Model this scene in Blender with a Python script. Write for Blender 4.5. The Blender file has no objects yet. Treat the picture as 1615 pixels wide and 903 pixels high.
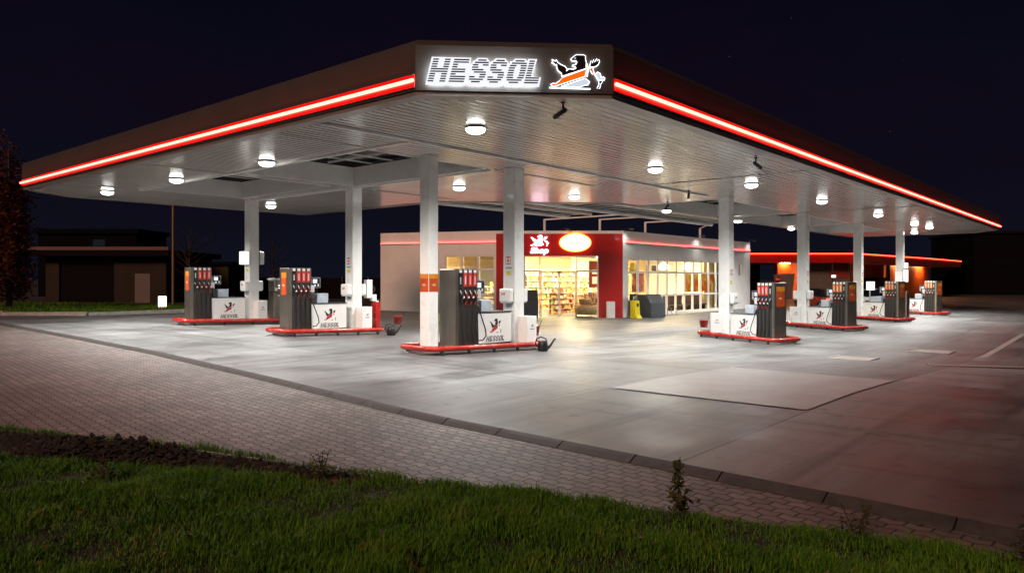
import bpy, bmesh, math, random
import numpy as np
from mathutils import Vector, Matrix
from mathutils.geometry import tessellate_polygon
random.seed(7)
R = math.radians
S = bpy.context.scene
COL = S.collection

# ------------------------------------------------------------------ frames
O = (-1.59, 12.1)                       # front left corner of the canopy
AV = (-.759, .651)                      # along the left wing
BV = (.651, .759)                       # along the right wing
ROT = math.atan2(BV[1], BV[0])
def W(a, b): return (O[0] + a*AV[0] + b*BV[0], O[1] + a*AV[1] + b*BV[1])
def AB(x, y):
    x -= O[0]; y -= O[1]
    return x*AV[0] + y*AV[1], x*BV[0] + y*BV[1]
def ss(e0, e1, t):
    t = min(1, max(0, (t-e0)/(e1-e0))); return t*t*(3-2*t)
def g(x, y):                            # the site falls gently to the right
    a, b = AB(x, y)
    return .012*min(30, max(-4, a-3.3)) - .36*ss(3, 16, b)*(1-.5*ss(13, 26, a))

# ------------------------------------------------------------------ materials
def _nt(name):
    m = bpy.data.materials.new(name); m.use_nodes = True
    nt = m.node_tree; b = nt.nodes['Principled BSDF']
    return m, nt, b
def mat(name, c, rough=.5, metal=0, var=.12, scale=6, bump=0, spec=.5, coat=0, detail=4):
    m, nt, b = _nt(name); L = nt.links
    b.inputs['Roughness'].default_value = rough; b.inputs['Metallic'].default_value = metal
    b.inputs['Specular IOR Level'].default_value = spec
    b.inputs['Coat Weight'].default_value = coat
    tc = nt.nodes.new('ShaderNodeTexCoord'); n = nt.nodes.new('ShaderNodeTexNoise')
    n.inputs['Scale'].default_value = scale; n.inputs['Detail'].default_value = detail
    L.new(tc.outputs['Object'], n.inputs['Vector'])
    r = nt.nodes.new('ShaderNodeValToRGB')
    r.color_ramp.elements[0].position = .3; r.color_ramp.elements[1].position = .72
    r.color_ramp.elements[0].color = tuple(x*(1-var) for x in c) + (1,)
    r.color_ramp.elements[1].color = tuple(min(1, x*(1+var)) for x in c) + (1,)
    L.new(n.outputs['Fac'], r.inputs['Fac']); L.new(r.outputs['Color'], b.inputs['Base Color'])
    mr = nt.nodes.new('ShaderNodeMapRange'); mr.inputs['To Min'].default_value = max(.03, rough-.08); mr.inputs['To Max'].default_value = min(1, rough+.1)
    L.new(n.outputs['Fac'], mr.inputs['Value']); L.new(mr.outputs['Result'], b.inputs['Roughness'])
    if bump:
        bp = nt.nodes.new('ShaderNodeBump'); bp.inputs['Strength'].default_value = bump; bp.inputs['Distance'].default_value = .02
        L.new(n.outputs['Fac'], bp.inputs['Height']); L.new(bp.outputs['Normal'], b.inputs['Normal'])
    return m
def emit(name, c, s):
    m = bpy.data.materials.new(name); m.use_nodes = True; nt = m.node_tree; nt.nodes.clear()
    e = nt.nodes.new('ShaderNodeEmission'); o = nt.nodes.new('ShaderNodeOutputMaterial')
    e.inputs['Color'].default_value = tuple(c) + (1,); e.inputs['Strength'].default_value = s
    nt.links.new(e.outputs[0], o.inputs['Surface']); return m
def glassmat(name, tint=(.92, .95, .94), k=.10):
    m = bpy.data.materials.new(name); m.use_nodes = True; nt = m.node_tree; nt.nodes.clear()
    t = nt.nodes.new('ShaderNodeBsdfTransparent'); t.inputs['Color'].default_value = tint + (1,)
    gl = nt.nodes.new('ShaderNodeBsdfGlossy'); gl.inputs['Roughness'].default_value = .02
    f = nt.nodes.new('ShaderNodeFresnel'); f.inputs['IOR'].default_value = 1.45
    mx = nt.nodes.new('ShaderNodeMixShader'); o = nt.nodes.new('ShaderNodeOutputMaterial')
    ge = nt.nodes.new('ShaderNodeNewGeometry'); ml = nt.nodes.new('ShaderNodeMath'); ml.operation = 'MULTIPLY'; sb = nt.nodes.new('ShaderNodeMath'); sb.operation = 'SUBTRACT'; sb.inputs[0].default_value = 1
    nt.links.new(ge.outputs['Backfacing'], sb.inputs[1]); nt.links.new(f.outputs[0], ml.inputs[0]); nt.links.new(sb.outputs[0], ml.inputs[1])
    nt.links.new(ml.outputs[0], mx.inputs[0]); nt.links.new(t.outputs[0], mx.inputs[1]); nt.links.new(gl.outputs[0], mx.inputs[2])
    nt.links.new(mx.outputs[0], o.inputs['Surface']); return m
class NB:                                # small node-math helper
    def __init__(s, nt): s.nt = nt
    def m(s, op, a, b=None, c=None):
        n = s.nt.nodes.new('ShaderNodeMath'); n.operation = op
        for i, v in enumerate((a, b, c)):
            if v is None: continue
            if isinstance(v, (int, float)): n.inputs[i].default_value = v
            else: s.nt.links.new(v, n.inputs[i])
        return n.outputs[0]
    def mix(s, f, a, b, blend='MIX'):
        n = s.nt.nodes.new('ShaderNodeMix'); n.data_type = 'RGBA'; n.blend_type = blend
        for sock, v in ((n.inputs['Factor'], f), (n.inputs['A'], a), (n.inputs['B'], b)):
            if isinstance(v, (int, float)): sock.default_value = v
            elif isinstance(v, tuple): sock.default_value = v + (1,)
            else: s.nt.links.new(v, sock)
        return n.outputs['Result']
    def noise(s, vec, scale, detail=4, rough=.55):
        n = s.nt.nodes.new('ShaderNodeTexNoise'); n.inputs['Scale'].default_value = scale
        n.inputs['Detail'].default_value = detail; n.inputs['Roughness'].default_value = rough
        s.nt.links.new(vec, n.inputs['Vector']); return n.outputs['Fac']
    def rng(s, v, a, b, c, d):
        n = s.nt.nodes.new('ShaderNodeMapRange')
        for i, k in enumerate((a, b, c, d)): n.inputs[i+1].default_value = k
        s.nt.links.new(v, n.inputs[0]); return n.outputs[0]
    def map(s, vec, rot=0, loc=(0, 0, 0), scale=(1, 1, 1)):
        n = s.nt.nodes.new('ShaderNodeMapping'); n.inputs['Rotation'].default_value = (0, 0, rot)
        n.inputs['Location'].default_value = loc; n.inputs['Scale'].default_value = scale
        s.nt.links.new(vec, n.inputs['Vector']); return n.outputs[0]
    def xyz(s, vec):
        n = s.nt.nodes.new('ShaderNodeSeparateXYZ'); s.nt.links.new(vec, n.inputs[0]); return n.outputs
    def vec(s, x, y, z=0):
        n = s.nt.nodes.new('ShaderNodeCombineXYZ')
        for i, v in enumerate((x, y, z)):
            if isinstance(v, (int, float)): n.inputs[i].default_value = v
            else: s.nt.links.new(v, n.inputs[i])
        return n.outputs[0]
    def obj(s): return s.nt.nodes.new('ShaderNodeTexCoord').outputs['Object']
    def bump(s, h, strength, dist):
        n = s.nt.nodes.new('ShaderNodeBump'); n.inputs['Strength'].default_value = strength; n.inputs['Distance'].default_value = dist
        s.nt.links.new(h, n.inputs['Height']); return n.outputs[0]

def m_concrete():
    m, nt, b = _nt('forecourt concrete'); N = NB(nt); p = N.obj()
    # slab grid in the canopy's directions: q.x along B, q.y along A
    q = N.map(p, rot=-ROT)
    c = N.xyz(q)
    cx, cy = math.cos(-ROT), math.sin(-ROT)
    ox = O[0]*cx - O[1]*cy; oy = O[0]*cy + O[1]*cx
    bx = N.m('DIVIDE', N.m('SUBTRACT', c[0], ox+2.6), 5.0)
    ay = N.m('DIVIDE', N.m('SUBTRACT', c[1], oy-2.1), 3.35)
    wob = N.m('MULTIPLY', N.m('SUBTRACT', N.noise(p, 1.3), .5), .012)
    def line(t, size, w):
        f = N.m('FRACT', N.m('ADD', t, wob)); d = N.m('MINIMUM', f, N.m('SUBTRACT', 1, f))
        return N.m('LESS_THAN', N.m('MULTIPLY', d, size), w)
    joint = N.m('MAXIMUM', line(bx, 5.0, .016), line(ay, 3.35, .016))
    wn = nt.nodes.new('ShaderNodeTexWhiteNoise'); nt.links.new(N.vec(N.m('FLOOR', bx), N.m('FLOOR', ay)), wn.inputs['Vector'])
    slab = N.rng(wn.outputs['Value'], 0, 1, .74, 1.2)
    st = N.noise(p, .55, 6, .65)
    st2 = N.noise(N.map(q, scale=(.5, 3, 1)), 1.2, 5, .6)
    fine = N.noise(p, 38, 3)
    v = N.m('MULTIPLY', slab, N.rng(st, .3, .7, .52, 1.24))
    v = N.m('MULTIPLY', v, N.rng(st2, .3, .7, .8, 1.12))
    v = N.m('MULTIPLY', v, N.rng(fine, .2, .8, .9, 1.1))
    spots = N.noise(p, 2.6, 2); sp = N.rng(spots, .62, .76, 1, .45)
    v = N.m('MULTIPLY', v, sp)
    t1 = N.noise(N.map(q, scale=(.10, 2.2, 1)), 1.0, 3); t2 = N.noise(N.map(q, scale=(2.2, .10, 1), loc=(3, 1, 0)), 1.0, 3)
    v = N.m('MULTIPLY', v, N.m('MINIMUM', N.rng(t1, .52, .70, 1, .5), N.rng(t2, .54, .72, 1, .56)))
    cc = N.mix(1.0, (.178, .18, .18), N.vec(v, v, v), 'MULTIPLY')
    cc = N.mix(joint, cc, (.035, .033, .03))
    nt.links.new(cc, b.inputs['Base Color'])
    nt.links.new(N.rng(st, .3, .7, .34, .62), b.inputs['Roughness'])
    b.inputs['Specular IOR Level'].default_value = .35
    h = N.m('SUBTRACT', N.m('MULTIPLY', fine, .25), joint)
    nt.links.new(N.bump(h, .35, .01), b.inputs['Normal'])
    return m
def m_pavers(ang):
    m, nt, b = _nt('zigzag pavers'); N = NB(nt); p = N.obj(); q = N.xyz(N.map(p, rot=-ang))
    tri = N.m('PINGPONG', N.m('DIVIDE', q[0], .1), 1.0)
    y = N.m('ADD', q[1], N.m('MULTIPLY', tri, .035))
    row = N.m('DIVIDE', y, .125); fr = N.m('FRACT', row); ri = N.m('FLOOR', row)
    xs = N.m('ADD', N.m('DIVIDE', q[0], .2), N.m('MULTIPLY', N.m('MODULO', ri, 2), .5))
    fx = N.m('FRACT', xs); xi = N.m('FLOOR', xs)
    dy = N.m('MULTIPLY', N.m('MINIMUM', fr, N.m('SUBTRACT', 1, fr)), .125)
    dx = N.m('MULTIPLY', N.m('MINIMUM', fx, N.m('SUBTRACT', 1, fx)), .2)
    d = N.m('MINIMUM', dy, dx); gap = N.rng(d, .004, .014, 1, 0)
    wn = nt.nodes.new('ShaderNodeTexWhiteNoise'); nt.links.new(N.vec(xi, ri), wn.inputs['Vector'])
    v = N.m('MULTIPLY', N.rng(wn.outputs['Value'], 0, 1, .72, 1.22), N.rng(N.noise(p, .7, 6, .65), .3, .7, .62, 1.2))
    v = N.m('MULTIPLY', v, N.rng(N.noise(p, 60, 2), .2, .8, .9, 1.1))
    cc = N.mix(1.0, (.175, .143, .128), N.vec(v, v, v), 'MULTIPLY')
    cc = N.mix(gap, cc, (.03, .026, .02))
    nt.links.new(cc, b.inputs['Base Color']); b.inputs['Roughness'].default_value = .62
    nt.links.new(N.bump(N.m('SUBTRACT', 1, gap), .8, .012), b.inputs['Normal'])
    return m
def m_soffit():
    m, nt, b = _nt('white lacquered ceiling planks'); N = NB(nt); p = N.obj(); q = N.xyz(p)
    t = N.m('DIVIDE', q[1], .2); f = N.m('FRACT', t); d = N.m('MULTIPLY', N.m('MINIMUM', f, N.m('SUBTRACT', 1, f)), .2)
    gap = N.rng(d, .020, .027, 1, 0)
    wn = nt.nodes.new('ShaderNodeTexWhiteNoise'); wn.noise_dimensions = '1D'; nt.links.new(N.m('FLOOR', t), wn.inputs['W'])
    v = N.m('MULTIPLY', N.rng(wn.outputs['Value'], 0, 1, .93, 1.05), N.rng(N.noise(p, .8), .3, .7, .94, 1.04))
    cc = N.mix(1.0, (.80, .79, .76), N.vec(v, v, v), 'MULTIPLY'); cc = N.mix(gap, cc, (.05, .045, .04))
    nt.links.new(cc, b.inputs['Base Color']); b.inputs['Specular IOR Level'].default_value = .7
    nt.links.new(N.rng(N.noise(p, 2), .3, .7, .15, .2), b.inputs['Roughness'])
    h = N.m('SUBTRACT', 1, gap)
    nt.links.new(N.bump(h, .5, .012), b.inputs['Normal'])
    return m
def m_leaf(name, ramp, rough=.6):
    m, nt, b = _nt(name); ge = nt.nodes.new('ShaderNodeNewGeometry'); r = nt.nodes.new('ShaderNodeValToRGB')
    e = r.color_ramp.elements
    for i, (pos, c) in enumerate(ramp):
        k = e[i] if i < 2 else e.new(pos)
        k.position = pos; k.color = c + (1,)
    N = NB(nt); nz = N.rng(N.noise(N.obj(), 1.6, 3), .3, .7, 0, 1)
    nt.links.new(N.m('ADD', N.m('MULTIPLY', ge.outputs['Random Per Island'], .6), N.m('MULTIPLY', nz, .4)), r.inputs['Fac']); nt.links.new(r.outputs['Color'], b.inputs['Base Color'])
    b.inputs['Roughness'].default_value = rough; b.inputs['Specular IOR Level'].default_value = .25
    return m
def m_goods():
    m, nt, b = _nt('packaged goods'); ge = nt.nodes.new('ShaderNodeNewGeometry'); r = nt.nodes.new('ShaderNodeValToRGB'); r.color_ramp.interpolation = 'CONSTANT'
    cs = [(.7, .55, .2), (.65, .1, .05), (.75, .7, .6), (.55, .3, .08), (.2, .3, .12), (.75, .5, .1), (.12, .16, .35), (.7, .62, .5), (.35, .16, .08), (.7, .25, .08)]
    e = r.color_ramp.elements
    for i, c in enumerate(cs):
        k = e[i] if i < 2 else e.new(i/len(cs))
        k.position = i/len(cs); k.color = c + (1,)
    nt.links.new(ge.outputs['Random Per Island'], r.inputs['Fac']); nt.links.new(r.outputs['Color'], b.inputs['Base Color'])
    return m
def m_poster(name, cols, scale):
    m, nt, b = _nt(name); N = NB(nt); p = N.obj(); n = N.noise(p, scale, 3)
    r = nt.nodes.new('ShaderNodeValToRGB'); e = r.color_ramp.elements
    for i, (pos, c) in enumerate(cols):
        k = e[i] if i < 2 else e.new(pos)
        k.position = pos; k.color = c + (1,)
    nt.links.new(n, r.inputs['Fac']); nt.links.new(r.outputs['Color'], b.inputs['Base Color']); b.inputs['Roughness'].default_value = .4
    return m

KANG = math.atan2(5.37-30.2, 3.75+20.4)          # direction of the kerb line
M = dict(
    concrete=m_concrete(), pavers=m_pavers(KANG), soffit=m_soffit(),
    midconcrete=mat('mid grey concrete', (.195, .196, .195), .55, var=.25, scale=1.1, bump=.1, detail=8), newconcrete=mat('newer pale concrete', (.25, .25, .248), .5, var=.2, scale=1.6, bump=.1, detail=8), asphalt=mat('asphalt', (.05, .047, .045), .8, var=.25, scale=9, bump=.3),
    soil=mat('dark soil', (.028, .02, .014), .95, var=.4, scale=14, bump=1),
    kerb=mat('grey kerb stone', (.055, .052, .05), .7, var=.25, scale=8, bump=.4),
    kerbpale=mat('pale kerb', (.4, .38, .35), .7, var=.2, scale=5),
    fascia=mat('bronze grey fascia metal', (.08, .076, .07), .42, .25, var=.06, scale=1.2),
    trim=mat('grey aluminium trim', (.33, .31, .29), .35, .4, var=.06),
    steelp=mat('pale steel', (.5, .5, .5), .4, .6), white=mat('white paint', (.83, .83, .81), .32, var=.04, scale=3),
    column=mat('white lacquered steel', (.84, .84, .82), .28, var=.05, scale=2.5, coat=.2),
    wall=mat('off white render panel', (.84, .835, .81), .5, var=.05, scale=1.5, bump=.05),
    roof=mat('roof felt', (.06, .06, .06), .8),
    dark=mat('dark recess', (.03, .028, .026), .6),
    black=mat('black plastic', (.012, .012, .013), .4),
    rubber=mat('black rubber hose', (.015, .015, .015), .5),
    steel=mat('brushed stainless steel', (.27, .245, .21), .33, .85, var=.12, scale=2.5),
    bronze=mat('dark pump front', (.06, .054, .05), .4, .3),
    redpaint=mat('glossy red paint', (.42, .018, .012), .25, var=.12, scale=5, coat=.5),
    redpanel=mat('red portal panel', (.5, .012, .008), .3, var=.08, scale=1, coat=.3),
    redglow=mat('painted red glow', (.5, .008, .01), .3), redlab=mat('red label', (.62, .045, .03), .4),  # first entry: red glow around the light lines, put into a colour
    orangelab=mat('orange label', (.75, .2, .04), .4),
    poster_o=mat('orange red poster', (.5, .07, .015), .4, var=.25, scale=5),
    poster_y=mat('amber poster header', (.62, .22, .02), .4),
    tan=mat('tan print', (.6, .42, .2), .5),
    emblemred=mat('emblem red', (.5, .02, .025), .4), emblemor=mat('lit emblem orange', (.8, .2, .02), .4),
    emblemblk=mat('emblem black', (.01, .01, .012), .4), greyprint=mat('grey print', (.13, .13, .14), .5),
    paleblue=mat('pale blue grey plastic', (.5, .55, .62), .4), lightgrey=mat('light grey plastic', (.55, .56, .56), .4),
    yellow=mat('yellow plastic', (.75, .62, .02), .4), yellowst=mat('yellow sticker', (.75, .6, .03), .5),
    charcoal=mat('charcoal plastic', (.055, .065, .075), .42, var=.15),
    plinth=mat('concrete plinth', (.3, .29, .27), .7, var=.15, scale=7, bump=.2),
    wood=mat('pale wood staves', (.45, .3, .13), .6, var=.3, scale=9),
    fruit=mat('dried flowers', (.35, .12, .06), .7, var=.6, scale=25),
    blue=mat('blue plastic', (.05, .12, .4), .4),
    lens=emit('canopy lamp lens', (1, .985, .93), 11),
    neonred=emit('red neon strip', (1, .048, .032), 25),
    neonshop=emit('soft red neon strip', (1, .09, .08), 5),
    neonfar=emit('orange red roof light line', (1, .075, .025), 5),
    halo=emit('white sign backlight', (.93, .95, 1), 1.0), ledsoft=emit('emblem leds', (.95, .96, 1), 9), led=emit('white sign leds', (.93, .95, 1), 30),
    outline=emit('white emblem outline', (.95, .96, 1), 2.4),
    litorange=emit('lit orange emblem face', (1, .15, .005), 1.0), litwhite=emit('lit pale emblem face', (.75, .83, .95), .85),
    pinkwhite=emit('pink white sign', (1, .72, .86), 4.5), oval=emit('cream oval sign', (1, .92, .74), 2.0), ovalrim=emit('orange sign rim', (1, .3, .03), 5),
    ovalprint=emit('pale sign print', (.75, .72, .4), .75),
    screen=emit('lit screen', (.85, .92, 1), 1.1), shoplamp=emit('warm shop ceiling lamp', (1, .74, .40), 420),
    globe=emit('globe lamp', (1, .85, .6), 30), boxlight=emit('lit box', (1, .96, .88), 1.6), bollardlight=emit('warm bollard light', (1, .88, .62), 2.6), washlamp=emit('orange wash bay lamp', (1, .5, .2), 70),
    headlight=emit('headlight', (1, .88, .66), 45), glow=emit('car side marker', (1, .2, .1), 1.5), shopposter=emit('lit menu board', (1, .75, .45), 1.4),
    tile=mat('cream shop floor', (.62, .55, .44), .25, var=.06), inwall=mat('warm shop wall', (.72, .56, .32), .6, var=.08), inceil=mat('shop ceiling', (.75, .7, .6), .6),
    slat=mat('amber blind slats', (.62, .42, .14), .5), brown=mat('dark brown seating', (.09, .05, .035), .5, var=.4), shelf=mat('cream shelf', (.7, .64, .52), .4),
    goods=m_goods(), glass=glassmat('clear glass'), darkglass=mat('dark glazing', (.015, .014, .016), .12), tint=mat('tinted car glass', (.01, .011, .014), .06),
    sunset=m_poster('sunset fruit poster', [(.3, (.5, .02, .01)), (.7, (.85, .5, .03)), (.5, (.8, .22, .01)), (.6, (.85, .6, .12))], 1.6),
    redposter=m_poster('red and dark poster', [(.35, (.04, .02, .02)), (.7, (.6, .35, .2)), (.52, (.5, .06, .03))], 3.0),
    wasorange=mat('orange wash bay wall', (.62, .12, .02), .5, var=.08, scale=.6), greywall=mat('dim grey wall', (.16, .135, .115), .7, var=.08, scale=.8),
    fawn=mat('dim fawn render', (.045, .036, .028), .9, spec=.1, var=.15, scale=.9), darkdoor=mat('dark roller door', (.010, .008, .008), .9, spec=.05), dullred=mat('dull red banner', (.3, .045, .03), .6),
    roofdark=mat('black roof tiles', (.006, .006, .007), .95, spec=.03), bark=mat('bark', (.05, .035, .025), .9, var=.3, scale=9, bump=.5), pole=mat('amber lit pole', (.3, .2, .09), .5, .3),  # pole: amber light falling on the post is put into its colour
    grass=m_leaf('grass blades', [(0, (.025, .06, .006)), (1, (.26, .25, .08)), (.35, (.06, .19, .01)), (.68, (.10, .25, .014)), (.88, (.18, .28, .03))]),
    redleaf=m_leaf('russet leaves', [(0, (.07, .014, .01)), (1, (.14, .06, .03)), (.5, (.1, .022, .013))]),
    darkleaf=m_leaf('dark leaves', [(0, (.006, .010, .005)), (1, (.014, .013, .009))]),
    weed=m_leaf('weed leaves', [(0, (.035, .055, .012)), (1, (.09, .08, .025))]),
    deadleaf=m_leaf('fallen leaves', [(0, (.16, .1, .05)), (1, (.3, .24, .15)), (.5, (.1, .05, .03))]),
    carred=mat('dark red car paint', (.22, .03, .015), .25, coat=.6), carwhite=mat('white car paint', (.6, .6, .62), .25, coat=.6), cardark=mat('black car paint', (.012, .012, .014), .25, coat=.6),
    chrome=mat('chrome', (.7, .7, .7), .15, 1), line=mat('worn white road line', (.3, .27, .25), .7, var=.3, scale=20),
)

# ------------------------------------------------------------------ mesh builder
class MB:
    def __init__(s): s.v = []; s.f = []; s.mi = []; s.sm = []
    def add(s, vs, fs, m=0, T=None, smooth=False):
        o = len(s.v)
        s.v += [tuple(T(*p)) if T else tuple(p) for p in vs]
        for f in fs: s.f.append([o+i for i in f]); s.mi.append(m); s.sm.append(smooth)
    def box(s, x0, x1, y0, y1, z0, z1, T=None, m=0):
        s.add([(x0, y0, z0), (x1, y0, z0), (x1, y1, z0), (x0, y1, z0), (x0, y0, z1), (x1, y0, z1), (x1, y1, z1), (x0, y1, z1)],
              [(0, 3, 2, 1), (4, 5, 6, 7), (0, 1, 5, 4), (1, 2, 6, 5), (2, 3, 7, 6), (3, 0, 4, 7)], m, T)
    def tube(s, pts, r, seg=8, closed=False, m=0, T=None, caps=True):
        pts = [Vector(p) for p in pts]; n = len(pts); rs = r if isinstance(r, (list, tuple)) else [r]*n
        vs = []; up = None
        for i, p in enumerate(pts):
            a = pts[(i-1) % n] if (closed or i > 0) else p; b = pts[(i+1) % n] if (closed or i < n-1) else p
            t = (b-a); t = t.normalized() if t.length > 1e-9 else Vector((0, 0, 1))
            if up is None: up = Vector((0, 0, 1)) if abs(t.z) < .9 else Vector((1, 0, 0))
            u = up - t*up.dot(t)
            if u.length < 1e-4: u = Vector((1, 0, 0)) - t*t.x
            if u.length < 1e-4: u = Vector((0, 1, 0))
            u.normalize(); w = t.cross(u); up = u
            for k in range(seg):
                an = 2*math.pi*k/seg; vs.append(p + (u*math.cos(an) + w*math.sin(an))*rs[i])
        fs = []
        for i in range(n if closed else n-1):
            j = (i+1) % n
            for k in range(seg):
                l = (k+1) % seg; fs.append((i*seg+k, i*seg+l, j*seg+l, j*seg+k))
        s.add(vs, fs, m, T, True)
        if caps and not closed:
            s.add(vs[:seg], [tuple(range(seg))[::-1]], m, T); s.add(vs[-seg:], [tuple(range(seg))], m, T)
    def lathe(s, prof, seg=20, m=0, c=(0, 0, 0), T=None, smooth=True):
        vs = []
        for r, z in prof:
            for k in range(seg):
                an = 2*math.pi*k/seg; vs.append((c[0]+r*math.cos(an), c[1]+r*math.sin(an), c[2]+z))
        fs = [(i*seg+k, i*seg+(k+1) % seg, (i+1)*seg+(k+1) % seg, (i+1)*seg+k) for i in range(len(prof)-1) for k in range(seg)]
        s.add(vs, fs, m, T, smooth)
    def prism(s, loops, w0, w1, T, m=0, sides=True):
        """2-D loops (outer, then holes) -> solid between w0 and w1; T(u, v, w)"""
        allp = [p for l in loops for p in l]
        tri = tessellate_polygon([[Vector((p[0], p[1], 0)) for p in l] for l in loops])
        n = len(allp)
        vs = [(p[0], p[1], w0) for p in allp] + [(p[0], p[1], w1) for p in allp]
        fs = [tuple(t) for t in tri] + ([tuple(n+i for i in t)[::-1] for t in tri])
        if sides:
            k = 0
            for l in loops:
                L = len(l)
                for i in range(L): fs.append((k+i, k+(i+1) % L, n+k+(i+1) % L, n+k+i))
                k += L
        s.add(vs, fs, m, T)
    def build(s, name, mats, parent=None, bevel=0, loc=None, rz=0, fix=True):
        me = bpy.data.meshes.new(name); me.from_pydata(s.v, [], s.f)
        mats = mats if isinstance(mats, (list, tuple)) else [mats]
        for k in mats: me.materials.append(M[k] if isinstance(k, str) else k)
        me.polygons.foreach_set('material_index', s.mi); me.polygons.foreach_set('use_smooth', s.sm)
        me.update()
        if fix:
            bm = bmesh.new(); bm.from_mesh(me); bmesh.ops.recalc_face_normals(bm, faces=bm.faces); bm.to_mesh(me); bm.free()
        o = bpy.data.objects.new(name, me); COL.objects.link(o)
        if parent: o.parent = parent
        if loc: o.location = loc
        o.rotation_euler.z = rz
        if bevel:
            b = o.modifiers.new('bevel', 'BEVEL'); b.width = bevel; b.segments = 2; b.limit_method = 'ANGLE'
        return o
def tag(o, label, cat, group=None, kind=None):
    if label: o['label'] = label
    if cat: o['category'] = cat
    if group: o['group'] = group
    if kind: o['kind'] = kind
    return o
def empty(name, loc, rz, label, cat, group=None):
    o = bpy.data.objects.new(name, None); COL.objects.link(o); o.location = loc; o.rotation_euler.z = rz; o.empty_display_size = .2
    return tag(o, label, cat, group)
def structure(o): o['kind'] = 'structure'; return o
def seg2(p0, p1):
    """T(s, n, z): s metres along p0->p1, n metres outward (to the right of the walk)"""
    d = Vector((p1[0]-p0[0], p1[1]-p0[1])); L = d.length; d /= L; nx, ny = d.y, -d.x
    return (lambda s, n, z: (p0[0]+d.x*s+nx*n, p0[1]+d.y*s+ny*n, z)), L

# ------------------------------------------------------------------ ground sheets
def sheet(name, poly, dz, material, lim=(-40, 46, 0, 60), step=2.0):
    bm = bmesh.new(); bm.faces.new([bm.verts.new((x, y, 0)) for x, y in poly])
    if bm.faces[:][0].normal.z < 0: bmesh.ops.reverse_faces(bm, faces=bm.faces)
    for ax, lo, hi in ((0, lim[0], lim[1]), (1, lim[2], lim[3])):
        t = lo
        while t <= hi:
            co = [0, 0, 0]; co[ax] = t; no = [0, 0, 0]; no[ax] = 1
            bmesh.ops.bisect_plane(bm, geom=bm.verts[:]+bm.edges[:]+bm.faces[:], plane_co=co, plane_no=no, dist=1e-5); t += step
    for v in bm.verts: v.co.z = g(v.co.x, v.co.y) + dz
    bm.normal_update()
    for f in bm.faces:
        if f.normal.z < 0: f.normal_flip()
    me = bpy.data.meshes.new(name); bm.to_mesh(me); bm.free(); me.materials.append(M[material])
    o = bpy.data.objects.new(name, me); COL.objects.link(o); return structure(o)

KERB = [(-34, 40.3), (-22.83, 30.47), (-17.92, 26.2), (-12.29, 21.2), (-8.48, 17.75), (-4.74, 14.0), (-2.71, 11.9), (-.92, 10.02), (1.53, 7.7), (3.3, 6.04), (3.84, 5.51), (7.5, 2.0), (10, -.5)]
EDGE = [(-22, 14.2), (-12, 11.2), (-6.47, 9.28), (-4.64, 8.8), (-2.66, 7.9), (-.64, 6.91), (1.05, 6.25), (2.62, 5.55), (3.5, 5.0), (6.5, 2.5), (9, -1)]
sheet('ground', [(-500, -60), (500, -60), (500, 900), (-500, 900)], -.09, 'asphalt')
sheet('forecourt', KERB + [(60, -1), (60, 75), (20, 75), (-4, 52), (-15.77, 35.4), (-18.3, 31.7), (-27, 36.6)], 0, 'concrete')
def off(path, d):
    out = []
    for i, p in enumerate(path):
        a = Vector(path[max(0, i-1)]); b = Vector(path[min(len(path)-1, i+1)]); t = (b-a).normalized()
        out.append((p[0] - t.y*d, p[1] + t.x*d))
    return out
KERB2 = off(KERB, -.16)
sheet('paver_lane', KERB2[::-1] + [(-60, 30), (-60, 20)] + EDGE, -.05, 'pavers')
sheet('grass_bed', EDGE + [(9, -3), (-22, -3)], -.055, 'soil')
def slab(a0, a1, b0, b1): return [W(a0, b0), W(a0, b1), W(a1, b1), W(a1, b0)]
sheet('pale_slab', slab(-5.43, -2.12, 2.62, 7.58), .014, 'newconcrete')
# kerb stones along the forecourt: sloping stones about one metre long
def resample(path, step):
    pts = [Vector(p) for p in path]; out = [pts[0]]; acc = 0
    for a, b in zip(pts, pts[1:]):
        L = (b-a).length; d = step - acc
        while d < L: out.append(a + (b-a)*(d/L)); d += step
        acc = L - (d - step)
    return out
mb = MB(); ks = resample(KERB, 1.0)
for a, b in zip(ks, ks[1:]):
    t = (b-a).normalized(); n = Vector((t.y, -t.x))
    if n.y > 0: n = -n
    a2 = a + t*.008; b2 = b - t*.008
    ring = [(0, -.06), (0, .014), (.04, .02), (.09, .0), (.17, -.045), (.17, -.1)]
    vs = []
    for p in (a2, b2):
        for dn, z in ring: q = p + n*dn; vs.append((q.x, q.y, g(q.x, q.y)+z))
    k = len(ring)
    mb.add(vs, [(i, i+1, k+i+1, k+i) for i in range(k-1)] + [tuple(range(k)), tuple(range(k, 2*k))[::-1]], 0)
structure(mb.build('kerb', 'kerb'))
# verge kerb and grass strip at the far left
mb = MB(); KL = [(-34, 42), (-21.7, 31.3), (-18.27, 31.6), (-15.77, 35.3), (-13.5, 38.5)]
for p, q in zip(KL, KL[1:]):
    T, L = seg2(p, q); z = g(*p); mb.box(0, L-.01, 0, .18, z-.1, z+.13, T)
structure(mb.build('verge_kerb', 'kerbpale'))
sheet('grass_verge', [(-34, 42.3), (-21.6, 31.4), (-18.4, 31.75), (-15.95, 35.4), (-13.7, 38.6), (-16, 43.3), (-34, 43.3)], .06, 'soil')
sheet('street', [(-90, 43.5), (-16, 43.5), (-10, 47), (-10, 56), (-90, 56)], -.05, 'asphalt')
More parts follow.
